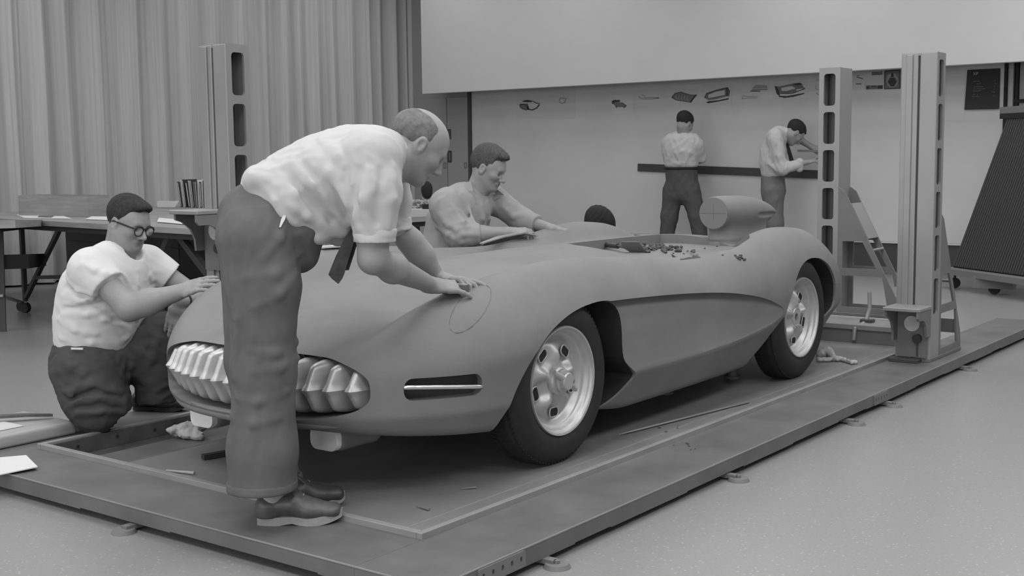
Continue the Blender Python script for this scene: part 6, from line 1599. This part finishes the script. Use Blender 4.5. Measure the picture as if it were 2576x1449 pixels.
# dark plan chest under the table
bm = nb(); a = tp(165, 590, 0.9); slab(bm, np.array([a[0], a[1], 0]), td, tn, 2.0, 0.6, 0.12, 0.73); 
pc = thing('plan_chest', 'dark flat plan chest standing under the drafting table', 'chest', (float(a[0]), float(a[1]), 0))
obj('body', bm, 'base_black', pc)
for k in range(4):
    bm = nb(); slab(bm, np.array([a[0], a[1], 0])-tn*0.012+td*0.02, td, tn, 1.96, 0.011, 0.13+0.145*k, 0.265+0.145*k); d_ = obj('drawer', bm, 'base_black', pc)
    bm = nb(); q = a+td*1.0-tn*0.02; bar(bm, (q[0]-td[0]*0.1, q[1]-td[1]*0.1, 0.20+0.145*k), (q[0]+td[0]*0.1, q[1]+td[1]*0.1, 0.20+0.145*k), 0.012, 0.012); obj('handle', bm, 'dark_metal', d_)
for k in range(2):
    bm = nb(); q = np.array([a[0], a[1], 0])+td*(0.1+1.6*k); slab(bm, q, td, tn, 0.15, 0.5, 0.0, 0.12); obj('plinth', bm, 'black', pc)
# cart at the left edge
ct = thing('tool_cart', 'dark metal cart frame at the left edge of the picture', 'cart', (5.10, 8.80, 0))
ca = at(6, 836, z=0); cb_ = at(56, 782, z=0)
cdir = nrmz((cb_-ca)*np.array([1, 1, 0])); cn = np.array([-cdir[1], cdir[0], 0]); cn = cn if cn@RT < 0 else -cn
def cpt(px, py): return atplane(px, py, ca, cn)
for a_, b_ in (((0, 580), (8, 836)),): 
    bm = nb(); bar(bm, cpt(*a_), cpt(*b_), 0.045, 0.045, up=cn); obj('leg', bm, 'dark_metal', ct)
bm = nb(); bar(bm, cpt(-60, 584), cpt(52, 573), 0.04, 0.03); obj('frame_rail', bm, 'dark_metal', ct)
bm = nb(); bar(bm, cpt(2, 744), cpt(52, 760), 0.03, 0.02); obj('lower_rail', bm, 'column_metal', ct)
q0, q1 = cpt(3, 660), cpt(56, 655); bm = nb(); L = np.linalg.norm(q1-q0); bar(bm, q0, q1, 0.4, 0.11); obj('drawer_box', bm, 'black', ct)
q0, q1 = cpt(-60, 566), cpt(43, 562); bm = nb(); bar(bm, q0, q1, 0.5, 0.055); obj('cart_tray', bm, 'wood_light', ct)
q = cpt(55, 770); bm = nb(); cyl(bm, q, (q[0], q[1], 0.06), 0.012, seg=10); cs = obj('caster', bm, 'column_metal', ct); bm = nb(); cyl(bm, (q[0]-0.02, q[1], 0.042), (q[0]+0.02, q[1]+0.01, 0.042), 0.042, seg=18); obj('caster_wheel', bm, 'rubber', cs)
# wooden box, small easel frame, papers
def tpos(px, py, z=TZ): return at(px, py, z=z)
wa = tpos(48, 543); wb = tpos(222, 546); wd_ = nrmz((wb-wa)*np.array([1, 1, 0])); wn = np.array([-wd_[1], wd_[0], 0]); wn = wn if wn@FW > 0 else -wn
wx = thing('wooden_box', 'long low wooden box with grainy sides on the drafting table', 'box', tuple((wa+wb)/2))
L = np.linalg.norm(wb-wa); hh = 0.19
for nm, o_, l_, d_ in (('side', 0.0, L, 0.018), ('side', 0.24, L, 0.018)):
    bm = nb(); slab(bm, wa+wn*o_, wd_, wn, l_, d_, TZ+0.001, TZ+hh); obj(nm, bm, 'wood_light', wx)
for u in (0.0, L-0.018):
    bm = nb(); slab(bm, wa+wd_*u+wn*0.0185, wd_, wn, 0.018, 0.221, TZ+0.001, TZ+hh*1.0); obj('end', bm, 'wood_light', wx)
bm = nb(); slab(bm, wa+wd_*0.019+wn*0.019, wd_, wn, L-0.038, 0.22, TZ+0.002, TZ+0.014); obj('bottom', bm, 'wood_light', wx)
fa = tpos(230, 541); fb = tpos(264, 541); fx = thing('small_frame', 'small grey box file beside the wooden box', 'box', tuple(fa))
bm = nb(); slab(bm, fa, nrmz((fb-fa)*np.array([1, 1, 0])), tn, np.linalg.norm(fb-fa), 0.12, TZ+0.02, TZ+0.105); obj('body', bm, 'frame_grey', fx); bm = nb(); slab(bm, fa-td*0.005, td, tn, np.linalg.norm(fb-fa)+0.01, 0.125, TZ+0.001, TZ+0.018); obj('base', bm, 'paper_mid', fx)
for i, (qs, m_, lb) in enumerate((([(60, 549), (180, 551), (150, 541), (40, 541)], 'paper', 'white paper sheet on the table in front of the wooden box'), ([(215, 553), (300, 556), (300, 547), (230, 546)], 'paper', 'white drawing sheet on the table behind the kneeling man'),
        ([(395, 560), (505, 570), (470, 556), (400, 550)], 'paper', 'pale curled sheet at the near end of the drafting table'), ([(395, 521), (440, 522), (450, 506), (395, 506)], 'paper', 'upright white folder at the back of the drafting table'), ([(95, 548), (130, 549), (135, 545), (100, 545)], 'ink_mid', 'dark small card beside the wooden box on the table'))):
    bm = nb(); P_ = [tpos(*q) for q in qs]; zz = TZ+0.002+0.0015*i
    if i == 3: P_ = [atplane(q[0], q[1], tpos(420, 524), tn) for q in qs]; th = tn*0.01
    else: th = np.array([0, 0, 0.003])
    A = [bm.verts.new((p[0], p[1], p[2]+(zz-TZ if i != 3 else 0.002))) for p in P_]; B = [bm.verts.new(tuple(p+th+np.array([0, 0, zz-TZ if i != 3 else 0.002]))) for p in P_]
    bm.faces.new(A[::-1]); bm.faces.new(B)
    for k in range(4): bm.faces.new((A[k], A[(k+1) % 4], B[(k+1) % 4], B[k]))
    props(obj('paper_sheet', bm, m_), lb, 'paper', 'papers on the drafting table')
# leaning row of binders
b0 = tpos(480, 522); bmm = float((b0-CAM)@FW)/FPX
shelf_top = b0[2]
KX = 1.0/abs(float(td@RT))
specs = [(436, 430, 5, 'ink'), (445, 440, 4, 'paper'), (452, 447, 4, 'poster_black'), (462, 456, 8, 'poster_black'), (470, 467, 4, 'paper_mid'), (477, 474, 5, 'poster_black'), (483, 480, 4, 'ink_mid'), (489, 486, 5, 'ink'), (495, 492, 4, 'paper'), (502, 499, 6, 'poster_black'), (508, 506, 4, 'paper')]
names = ['outermost thin black', 'thin white', 'slim black', 'thick black', 'grey', 'plain black', 'thin grey', 'dark mottled', 'cream', 'wide black', 'tall white']
for i, ((xb, xt, wpx, m_), nm) in enumerate(zip(specs, names)):
    ht = 0.27+0.012*(i % 3); lean_ = (xb+6-xt)*0.9*bmm*(1.0 if i < 8 else 0.5)*(2.2 if i < 6 else 1.2)
    base = b0+td*((xb-470)*bmm*KX); w_ = wpx*bmm*KX*0.9
    t_ = thing('binder', nm+' binder in the leaning row at the back of the drafting table', 'binder', tuple(base), 0, 'binders leaning in a row on the table')
    bm = nb(); q = [base, base+td*w_, base+td*w_+tn*0.22, base+tn*0.22]
    A = [bm.verts.new((p[0], p[1], shelf_top+0.002)) for p in q]; B = [bm.verts.new((p[0]-td[0]*lean_*0.5, p[1]-td[1]*lean_*0.5, shelf_top+ht)) for p in q]
    bm.faces.new(A[::-1]); bm.faces.new(B)
    for k in range(4): bm.faces.new((A[k], A[(k+1) % 4], B[(k+1) % 4], B[k]))
    obj('cover', bm, m_, t_)
    bm = nb(); A = [bm.verts.new((p[0], p[1], shelf_top+0.010)) for p in [base+td*w_*0.3-tn*0.001, base+td*w_*0.7-tn*0.001]]; B = [bm.verts.new((p[0]-td[0]*lean_*0.48, p[1]-td[1]*lean_*0.48, shelf_top+ht-0.012)) for p in [base+td*w_*0.7-tn*0.001, base+td*w_*0.3-tn*0.001]]
    bm.faces.new(A+B); obj('spine', bm, 'paper_mid' if m_ in ('poster_black', 'ink') else 'ink_mid', t_)
pa_, pb_ = 509, 534
bs = b0+td*(42*bmm*KX); bm = nb(); q = [bs, bs+td*0.10, bs+td*0.10+tn*0.02, bs+tn*0.02]; slab(bm, bs, td, tn, 24*bmm*KX, 0.02, shelf_top+0.002, shelf_top+0.285)
cvr = thing('display_binder', 'black upright portfolio with a pale emblem at the right end of the row', 'binder', tuple(bs)); obj('cover', bm, 'poster_black', cvr)
bm = nb(); slab(bm, bs+td*0.02-tn*0.002, td, tn, 0.06, 0.0015, shelf_top+0.02, shelf_top+0.11); obj('emblem', bm, 'column_paint', cvr)

# far side table with papers and a round-headed lamp, near the cupboard
sz = 0.78; sa, sb = at(1004, 527, z=sz), at(1079, 527, z=sz); sd_ = nrmz((sb-sa)*np.array([1, 1, 0])); sn_ = np.array([-sd_[1], sd_[0], 0]); sn_ = sn_ if sn_@FW > 0 else -sn_
st = thing('side_table', 'small pale table with papers in the corner by the cupboard', 'table', (float(sa[0]), float(sa[1]), 0))
L = np.linalg.norm(sb-sa); bm = nb(); slab(bm, sa-sd_*0.25, sd_, sn_, L+0.25, 0.9, sz-0.05, sz); obj('table_top', bm, 'panel_white', st)
bm = nb(); slab(bm, sa-sd_*0.15+sn_*0.05, sd_, sn_, 0.28, 0.4, 0.0, sz-0.052); obj('pedestal', bm, 'cabinet', st)
bm = nb(); slab(bm, sa+sd_*(L-0.12)+sn_*0.05, sd_, sn_, 0.05, 0.4, 0.0, sz-0.052); obj('leg', bm, 'cabinet', st)
bm = nb(); bar(bm, sa+sd_*(L-0.12)+np.array([0, 0, -0.065])-sn_*0.01, sb+np.array([0, 0, -0.065])-sn_*0.01, 0.02, 0.02); obj('drawer_pull', bm, 'dark_metal', st)
for i, (px, py, a_, lb) in enumerate(((1022, 511, 0.2, 'crumpled white sheet on the far side table, nearest the bending man'), (1040, 509, -0.3, 'crumpled white sheet on the far side table, nearest the lamp'), (1030, 503, 0.5, 'topmost crumpled white sheet on the far side table'))):
    p = at(px, 526, z=sz)+sn_*(0.25+0.05*i); bm = nb(); n = 7; G = []
    for u in range(n):
        G.append([bm.verts.new((p[0]+(u/6-0.5)*0.16*math.cos(a_)-(v/6-0.5)*0.2*math.sin(a_), p[1]+(u/6-0.5)*0.16*math.sin(a_)+(v/6-0.5)*0.2*math.cos(a_), sz+0.012+0.03*i+0.022*math.sin(u*1.9+i)*math.cos(v*1.7))) for v in range(n)])
    for u in range(n-1):
        for v in range(n-1): bm.faces.new((G[u][v], G[u+1][v], G[u+1][v+1], G[u][v+1]))
    bmesh.ops.solidify(bm, geom=list(bm.faces), thickness=0.004); props(obj('crumpled_paper', bm, 'paper'), lb, 'paper', 'crumpled papers on the side table')
lp = thing('table_lamp', 'dark oval-headed lamp seen past the bending man on the side table', 'lamp', tuple(at(1063, 527, z=sz)+sn_*0.15))
p = at(1063, 527, z=sz)+sn_*0.15; top = atplane(1074, 478, p, sn_); bot = atplane(1064, 512, p, sn_)
bm = nb(); box(bm, (p[0]-0.04, p[1]-0.04, sz+0.001), (p[0]+0.04, p[1]+0.04, sz+0.05), 0.005); obj('base', bm, 'black', lp)
bm = nb(); tube(bm, [(p[0], p[1], sz+0.04), atplane(1061, 495, p, sn_), atplane(1066, 475, p, sn_)], 0.008, 8); obj('stem', bm, 'column_metal', lp)
sd = SDF(); Rr = np.stack([sd_, [0, 0, 1.0], np.cross(sd_, [0, 0, 1.0])], 1); sd.ell(top, (0.062, 0.095, 0.05), Rr); link('shade', sd.mesh('shade', 0.010), 'black', lp)

# ================================================================== loose things on the bed plate
def blob(name, label, cat, c, r, m_, seed, flat_=0.6, lumps=12, h=0.006, spread=1.0):
    rnd = random.Random(seed); sd = SDF()
    for i in range(lumps):
        a = rnd.uniform(0, 6.28); d = rnd.uniform(0.2, 1.0)*r*spread; q = np.array([c[0]+d*math.cos(a), c[1]+d*math.sin(a), c[2]+r*flat_*rnd.uniform(0.25, 0.95)])
        sd.ell(q, np.array([rnd.uniform(0.3, 0.6), rnd.uniform(0.3, 0.6), rnd.uniform(0.25, 0.4)])*r, None, 0.012)
    sd.ell(c+np.array([0, 0, r*flat_*0.5]), np.array([0.8, 0.8, 0.42])*r, None, 0.012)
    z0 = c[2]
    me = sd.mesh(name, h, lambda p: 0.10*r*_n3(p*(9.0/r)), 0.1*r, 1, clip=lambda p: z0-p[..., 2])
    return props(link(name, me, m_), label, cat)
c = at(476, 1100, z=0.072); blob('rag', 'crumpled pale rag lying in the channel below the grille', 'rag', np.array([c[0], c[1], 0.0715]), 0.066, 'rag_cloth', 4, 0.9, 16)
# rag trailing by the rear wheel
sd = SDF(); q = [at(2066, 892, z=0.12), at(2082, 888, z=0.125), at(2100, 903, z=0.117), at(2122, 905, z=0.114), at(2143, 913, z=0.112), at(2153, 912, z=0.112)]
sd.chain(q, [0.030, 0.032, 0.016, 0.011, 0.010, 0.013], 0.02); sd.cone(at(2060, 905, z=0.115), at(2085, 905, z=0.115), 0.015, 0.012, 0.02)
props(link('rag', sd.mesh('rag', 0.006, lambda p: 0.006*_n3(p*130), 0.008, 1, clip=lambda p: DECK_Z+0.0005-p[..., 2]), 'rag_cloth'), 'twisted pale rag trailing on the deck behind the rear wheel', 'rag')
# dark file, dowel, spikes, rod, clay bits
a, b = at(510, 1150, z=0.115), at(590, 1136, z=0.115); bm = nb(); bar(bm, a, b, 0.028, 0.020); props(obj('file_handle', bm, 'blackish'), 'short black bar lying on the deck left of the standing leg', 'tool')
a, b = at(418, 1183, z=0.109), at(489, 1190, z=0.111); bm = nb(); cyl(bm, a, b, 0.0025, 0.0065, 10); props(obj('dowel', bm, 'wood_plank'), 'thin pale tapered dowel on the deck near its front edge', 'dowel')
for (x0, y0, x1, y1, lb, r) in ((1160, 1229, 1198, 1226, 'small steel spike lying on the deck under the car nose', 0.004), (1048, 1273, 1080, 1282, 'small split pin on the deck near the front corner', 0.005)):
    a, b = at(x0, y0, z=DECK_Z+0.005), at(x1, y1, z=DECK_Z+0.005); bm = nb(); cyl(bm, a, b, r*0.3, r, 8); props(obj('spike', bm, 'column_paint'), lb, 'spike')
a, b = at(1557, 1093, z=DECK_Z+0.0075), at(1884, 1011, z=DECK_Z+0.0075); bm = nb(); tube(bm, [a, a+(b-a)*0.1, b], 0.005, 8, radii=[0.001, 0.005, 0.005]); props(obj('steel_rod', bm, 'column_metal', smooth=True), 'long thin pointed steel rod lying on the deck beside the car', 'rod')
# white sheet on the front rail, pad on the left rail
qs = [at(-30, 1202, z=RZ+0.004), at(95, 1176, z=RZ+0.012), at(66, 1147, z=RZ+0.006), at(-60, 1158, z=RZ+0.004)]
bm = nb(); A = [bm.verts.new(tuple(p)) for p in qs]; B = [bm.verts.new((p[0], p[1], p[2]+0.004)) for p in qs]; bm.faces.new(A[::-1]); bm.faces.new(B)
for k in range(4): bm.faces.new((A[k], A[(k+1) % 4], B[(k+1) % 4], B[k]))
props(obj('paper_pad', bm, 'paper'), 'white paper pad lying on the front rail at the left edge', 'paper')
pa, pb = at(-40, 1138, z=RZ+0.001), at(212, 1086, z=RZ+0.001)
kp = thing('kneeling_pad', 'thick pale padded board on the left rail under the kneeling man', 'pad', (float(pa[0]), float(pa[1]), RZ))
x0, x1 = float(at(-120, 1150, z=RZ)[0]), float(pb[0])-0.04; y0 = float(at(60, 1120, z=RZ)[1])
bm = nb(); box(bm, (x0, y0, RZ+0.001), (x1, y0+0.42, RZ+0.058), 0.014, 3); obj('pad', bm, 'wood_plank', kp, smooth=True, angle=60)
bm = nb(); box(bm, (x0+0.02, y0+0.10, RZ+0.0585), (x1-0.20, y0+0.26, RZ+0.063), 0.002); obj('cover_patch', bm, 'paper_mid', kp)
a, b = at(-40, 1050, z=RZ+0.085), at(130, 1044, z=RZ+0.075); bm = nb(); ribbon(bm, [a, a+(b-a)*0.6+np.array([0, 0, 0.004]), b], [0.05, 0.05, 0.02], 0.012, (0, 1, 0)); 
props(link('leather_strap', bm_mesh(bm, 'leather_strap'), 'leather'), 'dark leather strap lying on the pale pad at the left edge', 'strap')

# ================================================================== tools and clay scraps on the car
p0 = KN1+np.array([0.035, -0.01, -0.012])
bm = nb(); a, b = car_hit(1142, 738, 0.022), car_hit(1176, 740, 0.020); bar(bm, a, b, 0.040, 0.026); sc = thing('clay_scraper', 'small dark scraper block held on the near fender by the bending man', 'scraper', tuple(a)); obj('block', bm, 'trouser_grey', sc)
bm = nb(); bar(bm, a+np.array([0, 0, 0.014]), b+np.array([0, 0, 0.014]), 0.030, 0.004); obj('steel_edge', bm, 'column_metal', sc)
zf_ = 0.812
kn = thing('putty_knife', 'putty knife with dark handle and broad blade on the cockpit ledge', 'knife', tuple(at(1570, 622, z=zf_)))
h0, h1, b1_, b2_ = at(1512, 614, z=zf_+0.02), at(1554, 619, z=zf_+0.024), at(1568, 621, z=zf_+0.026), at(1618, 622, z=zf_+0.028)
bm = nb(); cyl(bm, h0, h1, 0.012, 0.014, 12); obj('handle', bm, 'leather_dark', kn, smooth=True, angle=40)
bm = nb(); bl = nrmz(b2_-h1); sdv = nrmz(np.cross(bl, [0, 0, 1])); ribbon(bm, [h1, b1_, b1_+bl*0.02, b2_], [0.014, 0.03, 0.085, 0.085], 0.003, sdv*0.8+np.array([0, 0, 0.75])); link('blade', bm_mesh(bm, 'blade'), 'column_paint', kn)
a, b = at(1448, 610, z=zf_+0.012), at(1510, 613, z=zf_+0.02); bm = nb(); cyl(bm, a, b, 0.002, 0.004, 8); obj('tang', bm, 'column_metal', kn)
rnd = random.Random(21)
chips = []
def chip(px, py, r, lb):
    p = at(px, py, z=zf_+r*0.3)
    inside = sum(((CK[i][1] > p[1]) != (CK[i-1][1] > p[1])) and (p[0] < (CK[i-1][0]-CK[i][0])*(p[1]-CK[i][1])/(CK[i-1][1]-CK[i][1])+CK[i][0]) for i in range(len(CK))) % 2
    if not inside: p = car_hit(px, py, r*0.3)
    else: p[2] = min(p[2], car_hit(px, py)[2]+r*0.3) if False else p[2]
    sd = SDF()
    for k in range(3): sd.ell(p+np.array([rnd.uniform(-r, r)*0.6, rnd.uniform(-r, r)*0.6, rnd.uniform(0, r)*0.5]), np.array([rnd.uniform(0.5, 0.9), rnd.uniform(0.5, 0.9), rnd.uniform(0.35, 0.6)])*r, None, 0.004)
    return props(link('clay_chip', sd.mesh('clay_chip', max(0.003, r*0.28), lambda q: 0.25*r*_n3(q*(6/r)), 0.3*r, 0), 'clay_dark'), lb, 'clay', 'clay shavings scraped onto the cockpit ledge')
for i in range(44): chip(1652+rnd.gauss(0, 25), 626+rnd.gauss(0, 4.5), rnd.uniform(0.006, 0.018), 'dark clay shaving in the heap beside the putty knife')
for i in range(6): chip(1740+rnd.gauss(0, 7), 632+rnd.gauss(0, 2), rnd.uniform(0.006, 0.010), 'dark clay crumb in the small pile right of the heap')
for i in range(9): chip(1858+rnd.gauss(0, 8), 651+rnd.gauss(0, 4), rnd.uniform(0.006, 0.011), 'dark clay crumb in the pile before the rear fender')
for i in range(10): chip(rnd.uniform(1690, 1830), rnd.uniform(616, 645), rnd.uniform(0.003, 0.006), 'tiny clay crumb scattered on the cockpit floor')

# sweep template under the far man's hand, pale strip on the far fender
tpl = [car_hit(1212, 618, 0.012), car_hit(1262, 611, 0.035), car_hit(1310, 606, 0.045), car_hit(1352, 602, 0.02)]
bm = nb(); ribbon(bm, tpl, [0.02, 0.05, 0.05, 0.02], 0.006, np.cross(nrmz(tpl[3]-tpl[0]), [0, 0, 1.0])); props(link('sweep_template', bm_mesh(bm, 'sweep_template'), 'wood_light'), 'thin curved sweep template standing off the hood under the far man', 'template')
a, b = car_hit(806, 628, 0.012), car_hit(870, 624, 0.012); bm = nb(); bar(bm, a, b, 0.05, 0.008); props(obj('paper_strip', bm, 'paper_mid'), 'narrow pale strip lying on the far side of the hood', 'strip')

rnd = random.Random(5)
for i in range(14):
    px_, py_ = rnd.choice([(1690, 1078), (1720, 1108), (1660, 1085), (1560, 1060)]); p = at(px_+rnd.gauss(0, 16), py_+rnd.gauss(0, 5), z=DECK_Z+0.002); r = rnd.uniform(0.003, 0.006)
    zz = RZ if p[1] < 2.516 else (CZ if p[1] < 2.54 else DECK_Z)
    bm = nb(); bmesh.ops.create_icosphere(bm, subdivisions=1, radius=r, matrix=Matrix.Translation((p[0], p[1], zz+r*0.55)) @ Matrix.Rotation(rnd.random()*3, 4, 'Z') @ Matrix.Diagonal((1.6, 0.8, 0.55, 1)))
    props(obj('clay_crumb', bm, 'clay_dark'), 'tiny dark clay crumb fallen on the bed plate beside the steel rod', 'clay', 'clay crumbs fallen on the bed plate')
